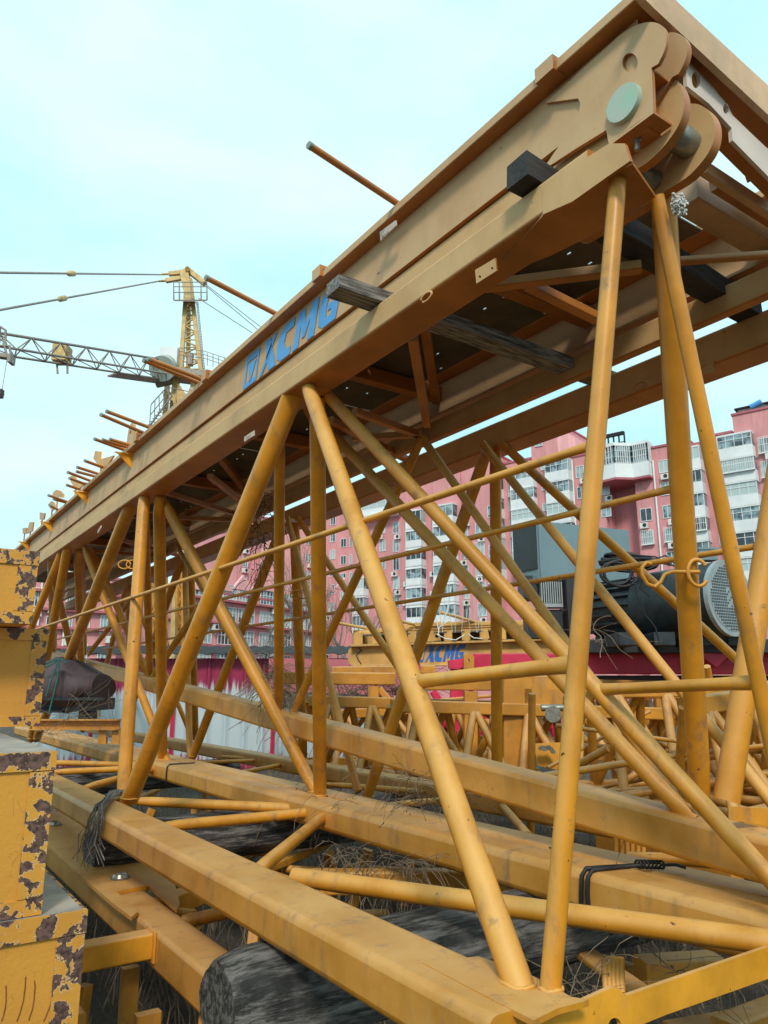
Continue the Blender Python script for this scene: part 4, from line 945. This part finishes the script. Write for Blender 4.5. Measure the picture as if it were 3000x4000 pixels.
# ================================================================ straps and wires
def strapB(label,px,w=.0085,n=2,kink=True):
    y_=at(px,3300,0,2.25).y if px>2000 else at(px,3000,0,2.25).y
    t_=thing('binding_rope',label,'rope',(2.25,y_,-.8),'black ropes tied round the middle chord')
    for k in range(n):
        dy=k*.028; pts=[Vector((2.243,y_+dy*1.3,-.80)),Vector((2.241,y_+dy,-.72)),Vector((2.243,y_-.005+dy,-.665)),Vector((2.262,y_-.01+dy,-.643)),Vector((2.33,y_-.03+dy*.5,-.641)),Vector((2.40,y_-.05,-.640)),Vector((2.455,y_-.09,-.635))]
        mb1('rope_turn',M['rubber'],t_,lambda b:b.path(pts,w,n=7))
    if kink:
        b=MB()
        for i in range(7): c_=Vector((2.44+i*.010,y_-.075-i*.009,-.633)); b.path([c_+Vector((.0,.014*math.cos(a),.013*math.sin(a))) for a in [j*math.pi/5 for j in range(10)]],.0045,n=5)
        b.path([Vector((2.50,y_-.13,-.634)),Vector((2.53,y_-.17,-.63)),Vector((2.545,y_-.20,-.637))],.006,n=5); b.build('knot',M['rubber'],t_)
strapB('two turns of black rubber rope knotted round the middle chord at right',2290)
strapB('single black strap round the middle chord behind the leaning near tubes',655,.006,1,False)
mb1('cable_hook',M['yel'],J3,lambda b:(b.path([onseg(*P2,2690,2248)+RT*d_+Z*h_-FWD*.055 for d_,h_ in((-.135,.03),(-.15,.035),(-.165,.02),(-.168,-.005),(-.155,-.035),(-.13,-.045),(-.11,-.03),(-.095,-.005),(-.07,.005),(-.03,.004),(.02,.004))],.0065,n=8),b.path([onseg(*P2,2690,2248)-FWD*.06+RT*(.012+.032*math.cos(a))+Z*(.0+.044*math.sin(a)) for a in [.6+i*.36 for i in range(15)]],.0065,n=8)))
def curl(parent,p,r,name='wire_hook'):
    b=MB()
    for s_ in(0,1): b.path([p+RT*(s_*r*1.3+r*math.cos(a))+Z*(r*.7*math.sin(a)) for a in [i*.5 for i in range(13)]],r*.12,n=6)
    b.build(name,M['yel'],parent)
curl(J1,at(486,2205,0,1.45),.045); curl(J2,at(1158,2322,0,2.9),.05)
# ================================================================ background: second platform with blue lettering
D2=11.0; f_=lambda px,py,D=D2: atf(px,py,D)
Q2=thing('counter_jib_platform','yellow platform beam with deep blue lettering standing on frames in the middle distance','crane platform',f_(1380,2600))
b=MB(); pts=[f_(*p) for p in((1375,2528),(2240,2500),(2240,2592),(1372,2598),(1362,2588),(1357,2560),(1362,2538))]
b.slab(pts,FWD*.03,[[f_(1369+4*math.cos(a),2563+6*math.sin(a)) for a in [i*math.pi/5 for i in range(10)]]]); b.build('side_beam',M['q2'],Q2)
b=MB(); b.beam(f_(1372,2524)-FWD*.03,f_(2240,2496)-FWD*.03,.2,.03,.004); b.build('top_flange',M['q2'],Q2)
b=MB(); b.beam(f_(1378,2601)-FWD*.02,f_(2240,2596)-FWD*.02,.16,.02,.004); b.build('bottom_flange',M['q2'],Q2)
b=MB(); b.beam(f_(1380,2505,12.4),f_(2300,2470,12.4),.1,.25,.01); b.build('side_beam',M['q2'],Q2)
b=MB(); b.slab([f_(1400,2484),f_(2250,2455),f_(2350,2462,13),f_(1500,2486,13)],Z*.02); b.build('deck_plate',M['darkdeck'],Q2)
b=MB(); b.path([f_(1400,2530)-FWD*.005,f_(1412,2540)-FWD*.005,f_(1392,2560)-FWD*.005,f_(1400,2578)-FWD*.005,f_(1412,2595)-FWD*.005],.008,n=5); b.build('notch_edge',M['orangehook'],Q2)
for x_ in range(1400,2240,70):
    b=MB(); b.beam(f_(x_,2494-(x_-1400)*.034),f_(x_+30,2496-(x_-1400)*.034,13),.12,.16,.01); b.build('cross_member',M['q2'],Q2)
for (a,c_) in(((1400,2476),(2250,2440)),((1380,2470),(1960,2444)),((1480,2462),(2300,2425)),((1620,2440),(2250,2428)),((1500,2455),(1720,2435))):
    b=MB(); b.beam(f_(*a,D2+.3),f_(*c_,D2+.6),.07,.06,.006); b.build('handrail',M['q2'],Q2)
for (a,c_) in(((1320,2434),(1450,2458)),((1720,2392),(1860,2430)),((1555,2424),(1640,2445))):
    b=MB(); b.tube(f_(*a),f_(*c_,D2+.4),.022,n=8); b.build('handrail_post',M['q2'],Q2)
for x_,y_ in((1702,2490),(1892,2482)):
    b=MB(); o_=[f_(x_+d,y_+e) for d,e in((-20,14),(-8,-10),(0,-20),(10,-22),(16,-12),(20,12))]; b.slab(o_,FWD*.03,[[f_(x_+4+7*math.cos(a),y_-6+8*math.sin(a)) for a in [i*math.pi/5 for i in range(10)]]]); b.build('lifting_lug',M['q2'],Q2)
b=MB(); b.slab([f_(1815,2470),f_(1832,2468),f_(1832,2503),f_(1815,2503)],FWD*.1); b.build('post_sleeve',M['q2'],Q2)
for pts in(((1706,2478),(1740,2495),(1780,2500),(1815,2480)),((1828,2476),(1850,2492),(1885,2495)),((1712,2478),(1716,2450),(1745,2430),(1760,2424)),((1715,2470),(1700,2400),(1690,2340)),((1725,2440),(1750,2380),(1762,2290))):
    b=MB(); b.path([f_(*p,D2-.15) for p in pts],.008,n=5); b.build('white_cord',M['white'],Q2)
o1=f_(1622,2588)-FWD*.004; o2=f_(1812,2582)-FWD*.004; ux=(o2-o1).normalized(); L2_=(o2-o1).length
def logo2():
    logo(Q2,o1,ux,Z,L2_*.97,(f_(1622,2524).z-o1.z),'darkblue',.003)
logo2()
# black cables hanging from the far building (thin white cords seen before the facade)
WC=thing('hanging_cords','bunch of thin white cords hanging slack in front of the pink block','cords',f_(1700,2480,10.5))
random.seed(31)
for i in range(12):
    x_=1650+i*22+random.uniform(-8,8); b=MB(); b.path([f_(x_,2300+random.uniform(-60,40),10.5),f_(x_+random.uniform(-6,6),2390,10.6),f_(x_+random.uniform(-14,14),2470,10.7)],.004,n=4); b.build('cord',M['white'],WC)
# ---- orange/yellow trestle frames standing below it
TR=thing('trestle_frame','yellow box section trestle with thick columns under the blue lettered platform','steel frame',f_(1960,3000,7.0)*1)
def fb(par,a,c_,D_,w_,h_,m='far_yel',D3=None,name='beam',bev=.012):
    b=MB(); b.beam(f_(*a,D_),f_(*c_,D3 or D_),w_,h_,bev,side=(FWD if abs(a[0]-c_[0])<abs(a[1]-c_[1]) else None)); b.build(name,M[m],par)
fb(TR,(1105,2648),(1545,2652),8.2,.12,.13); fb(TR,(1300,2620),(1700,2615),9.5,.1,.1); fb(TR,(1640,2668),(2250,2672),7.6,.12,.14); fb(TR,(2030,2668),(2260,2672),7.3,.14,.15)
fb(TR,(1458,2680),(1458,3000),7.8,.1,.11,name='column'); fb(TR,(1838,2700),(1838,3000),7.5,.12,.13,name='column'); fb(TR,(2017,2645),(2020,3060),7.0,.20,.27,name='column'); fb(TR,(2500,2690),(2505,3000),7.4,.12,.14,name='column')
fb(TR,(1640,2700),(1470,2900),8.2,.07,.07,name='brace'); fb(TR,(1560,2690),(1780,2960),8.0,.07,.08,name='brace'); fb(TR,(1480,2690),(1600,2830),7.9,.07,.07,name='brace')
b=MB(); b.slab([f_(2050,2690,6.9),f_(2200,2695,6.9),f_(2195,2800,6.9),f_(2050,2800,6.9)],FWD*.1); b.build('gusset_box',M['far_yel'],TR)
b=MB(); b.tube(f_(2160,2790,6.8),f_(2160,2790,6.6),.07,n=14); b.tube(f_(2150,2765,6.7)-RT*.08,f_(2150,2765,6.7)+RT*.12,.03,n=8); b.build('sheave',M['steel'],TR)
TR2=thing('trestle_frame','long low yellow frame running right from the thick column, below the red beam','steel frame',f_(2500,2900,7.5))
fb(TR2,(2040,2672),(3060,2690),8.0,.1,.12); fb(TR2,(2370,2712),(3060,2712),7.2,.1,.08); fb(TR2,(2580,2700),(2585,2960),7.6,.1,.12,name='column'); fb(TR2,(2900,2700),(2900,3000),7.8,.12,.12,name='column')
b=MB(); b.slab([f_(2910,2730,7),f_(3060,2720,7),f_(3060,3000,7),f_(2910,3000,7)],FWD*.6); b.build('machine_cover',M['bright'],TR2)
b=MB()
for i in range(9): b.obox(f_(2945,2745+i*10,6.98),RT*.05,FWD*.01,Z*.006)
b.build('louvre',M['orangehook'],TR2)
# ---- magenta frames
RD=thing('red_frame','magenta red bracing frame between the yellow trestle columns','steel frame',f_(1790,2850,8.6))
fb(RD,(1785,2590),(1785,2860),8.6,.12,.15,'red',name='column'); fb(RD,(1690,2870),(1850,2700),8.7,.07,.09,'red',name='brace'); fb(RD,(1690,2700),(1800,2860),8.8,.07,.08,'red',name='brace'); fb(RD,(1650,2850),(2000,2880),8.8,.08,.1,'red'); fb(RD,(1700,2760),(1930,2800),8.9,.06,.07,'red'); 
b=MB(); b.slab([f_(1752,2580,8.5),f_(1808,2572,8.5),f_(1812,2605,8.5),f_(1790,2615,8.5),f_(1756,2612,8.5)],FWD*.15); b.build('saddle',M['red'],RD)
RD2=thing('red_frame','small magenta red frame piece right of the thick yellow column','steel frame',f_(2140,2900,8.6))
fb(RD2,(2160,2800),(2165,2910),8.4,.10,.16,'red',name='column'); fb(RD2,(2110,2850),(2180,2850),8.4,.06,.08,'red'); b=MB(); b.slab([f_(1620,2590,8.5),f_(1642,2592,8.5),f_(1645,2615,8.5),f_(1622,2618,8.5)],FWD*.1); b.build('saddle',M['red'],RD)
fb(RD2,(2105,2890),(2150,2840),8.3,.05,.06,'red')
fb(TR,(1820,2880),(2300,2890),8.3,.04,.04,name='tube'); fb(TR,(1720,2735),(1960,2715),8.3,.035,.035,name='tube'); fb(TR,(1770,2740),(1990,2830),8.0,.04,.04,name='tube')
b=MB(); b.slab([f_(2085,2905,6.6),f_(2200,2900,6.6),f_(2190,3010,6.6),f_(2100,2990,6.6)],FWD*.02); b.build('gusset_box',M['bright'],TR)
b=MB(); random.seed(4)
for i in range(7): p=f_(2110+i*8,2925+random.uniform(-8,12),6.5); b.tube(p,p-FWD*.05,.018,n=6)
b.build('bolt_cluster',M['steel'],TR)
# ---- red chassis with motor, cabinet
RC=thing('winch_chassis','long magenta red chassis beam carrying the big motor and grey cabinet','machine chassis',f_(2400,2630,8.4))
b=MB(); b.beam(f_(1852,2592,8.6),f_(3080,2592,7.6),.16,.22,.012); b.build('chassis_beam',M['red'],RC)
b=MB(); b.slab([f_(1812,2560,8.4),f_(1845,2556,8.4),f_(1852,2566,8.4),f_(1852,2640,8.4),f_(1812,2640,8.4)],FWD*.12,[[f_(1830+5*math.cos(a),2580+8*math.sin(a),8.4) for a in [i*math.pi/5 for i in range(10)]]]); b.build('end_lug',M['far_yel'],RC)
b=MB(); pp=[f_(2738,2560,7.5),f_(2790,2500,7.5),f_(2852,2556,7.5),f_(2800,2606,7.5)]; b.slab(pp,FWD*.3); b.build('gusset_block',M['red'],RC)
b=MB(); b.beam(f_(2290,2532,8.2),f_(3080,2532,7.7),.9,.14,.01); b.build('base_frame',M['blackbox'],RC)
b=MB(); b.beam(f_(1870,2648,8.6),f_(3080,2648,7.8),.1,.05,.006); b.build('lower_rail',M['orangehook'],RC)
MT=thing('electric_motor','large dark blue grey motor with round perforated grille end facing right','motor',f_(2700,2500,7.6))
m0=f_(2850,2335,7.0); m1=f_(2540,2372,7.75); m2=f_(2350,2392,8.3); ax_=(m0-m1).normalized(); rb=.352
b=MB(); b.tube(m1,m0,rb,n=48); b.build('end_drum',M['motor'],MT)
b=MB(); b.tube(m0-ax_*.03,m0+ax_*.012,rb*1.03,n=48); b.build('end_ring',M['grill'],MT)
gm,gt,gb=mat('perforated_grille'); g=G(gt); tcn=g.n('ShaderNodeTexCoord'); mpn=g.n('ShaderNodeMapping'); g.l(tcn.outputs['Object'],mpn.inputs[0])
# holes drawn as raised near-black squares, the shade inside put into their colour
b=MB(); u_=ax_.cross(Z).normalized(); v_=u_.cross(ax_)
b.tube(m0+ax_*.0125,m0+ax_*.016,rb*.9,n=48); gp_=b.build('grille_plate',M['grill'],MT)
b=MB(); ng=23
for i in range(-ng//2,ng//2+1):
    for j in range(-ng//2,ng//2+1):
        x_=i*.027; y_=j*.027
        if x_*x_+y_*y_<(rb*.86)**2 and not(abs(x_)<.07 and abs(y_)<.09 and (i+j)%3): b.obox(m0+ax_*.0165+u_*x_+v_*y_,u_*.0095,v_*.0095,ax_*.0008)
b.build('grille_hole_shade',M['blackbox'],gp_)
b=MB(); b.tube(m2,m1-ax_*.002,.29,n=36)
for i in range(18):
    a=math.pi*.15+i*math.pi*.85*2/18-math.pi*.6
    b.obox((m1+m2)/2+(u_*math.cos(a)+v_*math.sin(a))*.30,(m1-m2)*.48,(u_*math.cos(a)+v_*math.sin(a))*.035,(u_*-math.sin(a)+v_*math.cos(a))*.009)
b.build('finned_body',M['fins'],MT)
b=MB(); tbx=f_(2755,2172,7.2); b.obox(tbx,RT*.09,FWD*.08,Z*.05); b.obox(tbx+Z*.06,RT*.10,FWD*.09,Z*.010); b.tube(tbx-RT*.13,tbx-RT*.05,.02,n=8); b.build('terminal_box',M['bluegrey'],MT)
b=MB()
for x_ in(2430,2560,2700,2840): p=f_(x_,2500,7.4); b.obox(p,RT*.1,FWD*.25,Z*.06)
b.build('mounting_foot',M['motor'],MT)
CB=thing('control_cabinet','blue grey sheet metal cabinet with dark left side standing left of the motor','cabinet',f_(2093,2500,8.5))
Pc=f_(2093,2035,8.5); Pr=f_(2451,2075,9.05); Pl=f_(2005,2064,8.9); zb_=f_(2093,2262,8.5).z; zb2=f_(2005,2240,8.9).z
Pr=Vector((Pr.x,Pr.y,Pc.z)); Pl=Vector((Pl.x,Pl.y,Pc.z)); Pq=Pr+(Pl-Pc)
dz=Z*(zb_-Pc.z)
b=MB(); b.slab([Pc,Pr,Pq,Pl],dz); b.build('cabinet_body',M['bluegrey'],CB)
e_=(Pl-Pc).normalized(); nn_=(Pr-Pc).normalized()
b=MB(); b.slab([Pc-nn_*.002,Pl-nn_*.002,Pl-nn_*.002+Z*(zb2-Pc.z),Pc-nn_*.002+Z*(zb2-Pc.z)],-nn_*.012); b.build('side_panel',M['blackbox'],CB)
b=MB(); b.slab([Pc-e_*.01+nn_*.02,Pr-e_*.01,Pr-e_*.01+dz,Pc-e_*.01+dz+nn_*.02],-e_*.006); b.build('front_panel',M['bluegrey'],CB)
RS=thing('resistor_bank','grey ribbed resistor bank on dark stand below the cabinet','electrical unit',f_(2110,2520,8.6))
b=MB()
for i in range(10): p=f_(2110+i*8.5,2320,8.6); b.obox(p,RT*.006,FWD*.1,Z*.13)
b.obox(f_(2148,2368,8.6),RT*.13,FWD*.1,Z*.02); b.build('rib',M['grill'],RS)
b=MB(); b.obox(f_(2060,2300,8.8),RT*.08,FWD*.2,Z*.13); b.obox(f_(2240,2400,8.6),RT*.11,FWD*.2,Z*.42); b.obox(f_(2120,2440,8.7),RT*.2,FWD*.15,Z*.16); b.build('stand',M['blackbox'],RS)
CC=thing('cable_coil','coil of thick black cable thrown over the motor','cable',f_(2430,2210,7.6)); random.seed(15)
for k in range(9):
    c_=f_(2445+random.uniform(-12,12),2178+k*4.5,7.5); rx=.24+random.uniform(-.03,.05)
    b=MB(); b.path([c_+RT*(rx*math.cos(a))+FWD*(.16*math.sin(a))+Z*(.02*math.sin(a*2+k)-.02*math.cos(a)) for a in [i*2*math.pi/22 for i in range(22)]],.017,n=7,closed=True); b.build('cable_turn',M['rubber'],CC)
for k in range(2):
    c_=f_(2405+k*22,2240,7.25); b=MB(); b.path([c_+RT*((.15+.02*k)*math.cos(a))+Z*((.11+.02*k)*math.sin(a)) for a in [i*2*math.pi/22 for i in range(22)]],.016,n=7,closed=True); b.build('cable_turn',M['rubber'],CC)
for pts in(((2470,2230),(2490,2330),(2520,2400),(2560,2450),(2575,2510)),((2500,2230),(2540,2190),(2600,2170),(2640,2200)),((2440,2165),(2560,2175),(2640,2215),(2700,2180)),((2540,2330),(2500,2300),(2520,2230),(2580,2200),(2640,2210))):
    b=MB(); b.path([f_(*p,7.15) for p in pts],.008,n=6); b.build('loose_cable',M['rubber'],CC)
# ================================================================ tarp covered machine at the left
TM=thing('covered_machine','machine wrapped in a purple brown tarpaulin tied with teal rope, left behind the jib chords','machine',atf(280,2800,8))
b=MB(); random.seed(17); rg=[]
for i in range(15):
    t=i/14; px=165+240*t; ring=[]
    for j in range(22):
        a=2*math.pi*j/22; h=.30*(1-.35*max(0,t-.75)*4*.6)*(.75+.25*math.sin(math.pi*min(1,t*1.3))); 
        rr=1+.06*math.sin(3*a+i)+random.uniform(-.02,.02)
        ring.append(atf(px,2672+18*t,8)+FWD*(.35*math.cos(a)*rr)+Z*(h*math.sin(a)*rr*(.9 if math.sin(a)<0 else 1)*(1-.25*abs(t-.4))))
    rg.append(ring)
b.loft(rg,True); b.build('tarpaulin',M['tarp'],TM)
for k,(a,c_,d_) in enumerate((((232,2570),(205,2640),(180,2720)),((232,2570),(225,2650),(190,2790)),((180,2590),(230,2572),(262,2590)),((232,2570),(212,2590),(170,2610)))):
    b=MB(); b.path([atf(*p,7.55) for p in(a,c_,d_)],.008,n=5); b.build('teal_rope',M['teal'],TM)
b=MB(); b.obox(atf(270,2750,8.1),RT*.38,FWD*.3,Z*.06); b.obox(atf(345,2780,8.0),RT*.06,FWD*.1,Z*.15); b.obox(atf(290,2730,7.7),RT*.30,FWD*.02,Z*.015); b.obox(atf(200,2770,8.0),RT*.2,FWD*.2,Z*.03); b.build('machine_base',M['blackbox'],TM)
SB=thing('i_beam_stand','brownish yellow I beam trestle under the covered machine','steel frame',atf(400,2880,7.6))
b=MB(); A=atf(130,2812,7.6);B=atf(470,2812,7.6); b.beam(A,B,.16,.012,.002); b.beam(A-Z*.045,B-Z*.045,.02,.08,.002); b.beam(A-Z*.09,B-Z*.09,.16,.012,.002); b.build('i_beam',M['far_yel'],SB)
for x_,y_ in((405,2880),(458,2890)): b=MB(); b.beam(atf(x_,2845,7.6),atf(x_-4,2905,7.6),.05,.08,.004); b.build('leg',M['far_yel'],SB)
b=MB(); b.tube(atf(386,2806,7.6),atf(387,2775,7.6),.015,n=8); b.build('stud_bolt',M['steel'],SB)
# ================================================================ lattice mast pieces behind
def lattice(label,px0,px1,y0_,y1_,D_,m='far_yel',n=7,wd=.9,r=.05):
    t_=thing('lattice_mast_section',label,'mast section',atf(px0,y1_,D_),'lattice pieces stored in the yard')
    P=[(atf(px0,y0_,D_),atf(px0,y1_,D_)),(atf(px1,y0_,D_),atf(px1,y1_,D_)),(atf(px1+10,y0_,D_+wd),atf(px1+10,y1_,D_+wd)),(atf(px0+10,y0_,D_+wd),atf(px0+10,y1_,D_+wd))]
    for a,c_ in P: mb1('leg',M[m],t_,lambda b:b.tube(a,c_,r,n=8))
    for i in range(n):
        for k in range(4):
            a0_,a1_=P[k];b0_,b1_=P[(k+1)%4]; s,e=(a0_,b1_) if 0 else (a0_.lerp(a1_,i/n),b0_.lerp(b1_,(i+1)/n) if i%2 else b0_.lerp(b1_,i/n)); 
            q0=a0_.lerp(a1_,(i+(i%2==0))/n); q1=b0_.lerp(b1_,(i+(i%2!=0))/n)
            mb1('lacing',M[m],t_,lambda b:b.tube(q0,q1,r*.5,n=5))
    return t_
lattice('slim orange lattice mast standing beyond the left lattices, before the pink building',588,640,2215,2660,20)
lattice('slim orange lattice mast just right of the other one at left',690,712,2230,2660,22,n=9,wd=.5)
def lying(label,a,c_,D0,D1_,w_=.9,h_=1.0,n=6,r=.035,m='far_yel'):
    t_=thing('jib_section_stored',label,'jib section',atf(*a,D0),'lattice pieces stored in the yard')
    A=atf(*a,D0);B=atf(*c_,D1_);d=(B-A).normalized();s=d.cross(Z).normalized()
    ch=[(A,B),(A+s*w_,B+s*w_),(A+s*w_/2+Z*h_,B+s*w_/2+Z*h_)]
    for k,(p,q) in enumerate(ch): mb1('chord',M[m],t_,lambda b:b.beam(p,q,.11,.11,.012))
    for i in range(n):
        for k in range(3):
            p0,p1=ch[k];q0,q1=ch[(k+1)%3]
            mb1('diagonal',M[m],t_,lambda b:b.tube(p0.lerp(p1,i/n),q0.lerp(q1,(i+.5)/n),r,n=8)); mb1('diagonal',M[m],t_,lambda b:b.tube(q0.lerp(q1,(i+.5)/n),p0.lerp(p1,(i+1)/n),r,n=8))
lying('stored yellow jib section lying low behind the far chord, right of the thick column',(2230,3080),(3300,3040),6.2,6.6,h_=.75)
lying('stored yellow jib section further back under the red chassis',(2150,2930),(3200,2900),9.5,9,h_=.75)
lying('stored yellow jib section behind the left trestle, low in the middle distance',(1200,2990),(2150,2900),9.5,11,h_=.6)
lying('stored yellow jib section in the middle behind the dry creeper, parallel to the shed',(1180,3010),(2100,3020),8,8.5,h_=.7)
lying('stored yellow jib section leaning low beyond the thick trestle column',(1500,3060),(2700,3080),7.2,7.6,h_=.7)
lying('stored yellow jib section at the right edge behind the sloping chord end',(2560,3140),(3500,2960),5.0,5.6,w_=.7,h_=.6,r=.03)
# ================================================================ bare trees in front of the pink blocks
def tree(label,px,py,D_,h,seed,spread=.5):
    random.seed(seed); t_=thing('bare_tree',label,'tree',Vector((*atf(px,py,D_).xy,GZ)),'bare winter trees before the pink blocks'); base=Vector((*atf(px,py,D_).xy,GZ))
    tr=MB(); cr_=MB()
    def grow(p,d,L_,r,lv):
        pts=[p]; q=p; dd=d.copy()
        for i in range(4):
            dd=(dd+Vector((random.uniform(-.18,.18),random.uniform(-.18,.18),random.uniform(-.03,.10)))).normalized(); q=q+dd*L_/4; pts.append(q)
        (tr if lv==0 else cr_).path(pts,lambda t,r=r:r*(1-.45*t),n=5 if lv<2 else 3)
        if lv<4:
            for k in range(4 if lv<3 else 3):
                a=random.uniform(0,6.28); nd=(dd*1.1+Vector((math.cos(a),math.sin(a),random.uniform(0,.5)))*spread).normalized(); grow(pts[random.choice((2,3,4))],nd,L_*random.uniform(.55,.75),r*.5,lv+1)
    grow(base,Z,h*.35,h*.012,0); tr.build('trunk',M['bark'],t_); cr_.build('crown',M['bark'],t_)
tree('bare grey tree between the wide yellow post and the near white balconies',1190,2600,45,13,2); tree('bare grey tree left of the blue lettered far platform, in front of the middle block',1350,2600,42,10,5); tree('bare brownish tree at the foot of the pink block, hardly taller than the shed',1010,2600,40,8.5,8)
tree('bare thin tree behind the far platform, right of the others',1440,2600,46,10,11)
# ================================================================ dry vines, stems and leaves
def vine(label,spots,n,m='vine',r=.0016,leaf=.35,seed=1,L_=.25,droop=1.0,name='dry_vine',kind=None):
    random.seed(seed); b=MB(); lf=MB()
    for i in range(n):
        p=Vector(random.choice(spots)); p=p+Vector((random.gauss(0,.04),random.gauss(0,.05),random.gauss(0,.02)))
        d=Vector((random.uniform(-1,1),random.uniform(-1,1),random.uniform(-.3,.9))).normalized(); pts=[p]; q=p.copy(); ll=L_*random.uniform(.4,1.4)
        for k in range(7):
            d=(d+Vector((random.uniform(-.4,.4),random.uniform(-.4,.4),-.38*droop+random.uniform(-.2,.25)))).normalized(); q=q+d*ll/7; pts.append(q.copy())
            if random.random()<leaf*.35:
                s=random.uniform(.004,.013); u=Vector((random.uniform(-1,1),random.uniform(-1,1),random.uniform(-1,1))).normalized(); v=u.orthogonal().normalized()
                w_=u.cross(v)
                lf.add([q,q+u*s+w_*s*.3,q+u*s*1.6+v*s*.2,q+v*s*.9+u*s*.6-w_*s*.35],[(0,1,2,3)],False)
        b.path(pts,r*random.uniform(.5,1.2),n=4)
    root=b.build(name,M[m],None,(label,'dry vine'))
    if kind: root['kind']=kind
    if lf.v: o_=lf.build('leaves',M['leaf'],root)
    return root
S_=lambda px,py,z=-.65: at(px,py,2,z)
vine('bundle of grey dry stems draped over the near chord at left',[S_(420,3085)+Vector((-.0,0,.01)),S_(470,3100),S_(380,3110)],0,seed=3)  if 0 else None
b=MB(); random.seed(41)
for i in range(34):
    a=S_(490+random.uniform(-20,20),3082+random.uniform(-8,10),-.64); pts=[a,S_(440+random.uniform(-15,15),3098+random.uniform(-10,12),-.625)]
    q=at(390+random.uniform(-25,15),3160+random.uniform(-20,20),0,1.10); pts+=[q,q+Vector((random.uniform(-.03,.02),random.uniform(-.05,.08),-.07)),q+Vector((random.uniform(-.05,.02),random.uniform(-.05,.14),-.16)),q+Vector((random.uniform(-.06,.03),random.uniform(-.08,.2),-.27+random.uniform(-.03,.06)))]
    b.path(pts,.0022,n=4)
b.build('dry_vine',simple('grey_stems',(.25,.23,.21),.9,0,30,.4),None,('bundle of grey dry stems draped over the near chord at left','dry vine'))
bq=lambda px,py: at(px,py,0,2.25)
vine('tangle of dry creeper where the tubes meet on the sloping chord',[onC(1085,2700),onC(1075,2640),onC(1110,2740),onC(1060,2610)],110,seed=5,L_=.30,leaf=.6)
vine('dead creeper stems trailing along the middle chord near the brace joint',[S_(1270,3150,-.7),S_(1180,3090),S_(1400,3120),S_(1330,3160,-.66)],46,seed=6,L_=.35,leaf=.8,droop=.7)
vine('dry creeper hanging under the middle chord before the low beam',[S_(1300+i*45,3330+i*8,-.78) for i in range(9)],85,seed=7,L_=.42,leaf=.7,r=.0017)
vine('dry leafy creeper on the braces beyond the middle chord',[S_(1550+i*40,3110+i*6,-.60) for i in range(7)]+[S_(1600,3050,-.45)]*2,90,seed=9,L_=.30,leaf=1.0,droop=.6)
vine('dark dead creeper hanging from the shaded beam behind the left tubes',[at(1030,1920,2,1.40)+Vector((0,0,-.07*k)) for k in range(10)],80,'leaf',r=.0025,seed=10,L_=.22,leaf=1.2)
vine('loose stems on the middle chord right of the leaning tube',[S_(2130,3330),S_(2080,3500,-.8)],8,seed=12,L_=.3,leaf=.6)
vine('thin dead stems around the stacked frames at lower right',[S_(2560,3780,-.95),S_(2680,3830,-1.1),S_(2800,3900,-1.2),S_(2240,3880,-.9)],60,seed=13,L_=.4,leaf=.3,droop=.3)
vine('dry twigs by the covered machine at left',[atf(280,2800,7.2),atf(200,2870,7),atf(420,2870,7)],60,seed=14,L_=.5,leaf=.2,droop=.1)
vine('dry creeper climbing over the shed corner behind the lattices',[atf(1060+i*60,2640+((i*37)%120),13.5) for i in range(9)],260,seed=15,L_=1.2,leaf=.8,r=.006,droop=.5)
vine('dry twigs caught below the cabinet beside the motor',[f_(2330,2450,7.2),f_(2340,2500,7.2)],12,seed=16,L_=.45,leaf=.1,r=.004,droop=.2)
# weeds and litter on the ground
random.seed(50); b=MB()
for i in range(9000):
    u=random.random(); D_=2.5+u*16; px=random.uniform(-300,3300); p=Vector((*(ray(px,3000).normalized()*1).xy,0)).normalized()*D_; p.z=GZ+.02
    h=random.uniform(.08,.38)*(1 if random.random()<.85 else 1.8); l=Vector((random.uniform(-.5,.5),random.uniform(-.5,.5),1))*h; s=Vector((random.uniform(-1,1),random.uniform(-1,1),0)).normalized()*.004
    b.add([p-s,p+s,p+l*.6+s*.6,p+l+Vector((random.uniform(-.1,.1),random.uniform(-.1,.1),-.02)),p+l*.6-s*.6],[(0,1,2,3,4)],False)
tag(b.build('dry_weeds',M['vine']),'dead yellow weeds covering the yard ground','weeds',kind='stuff')
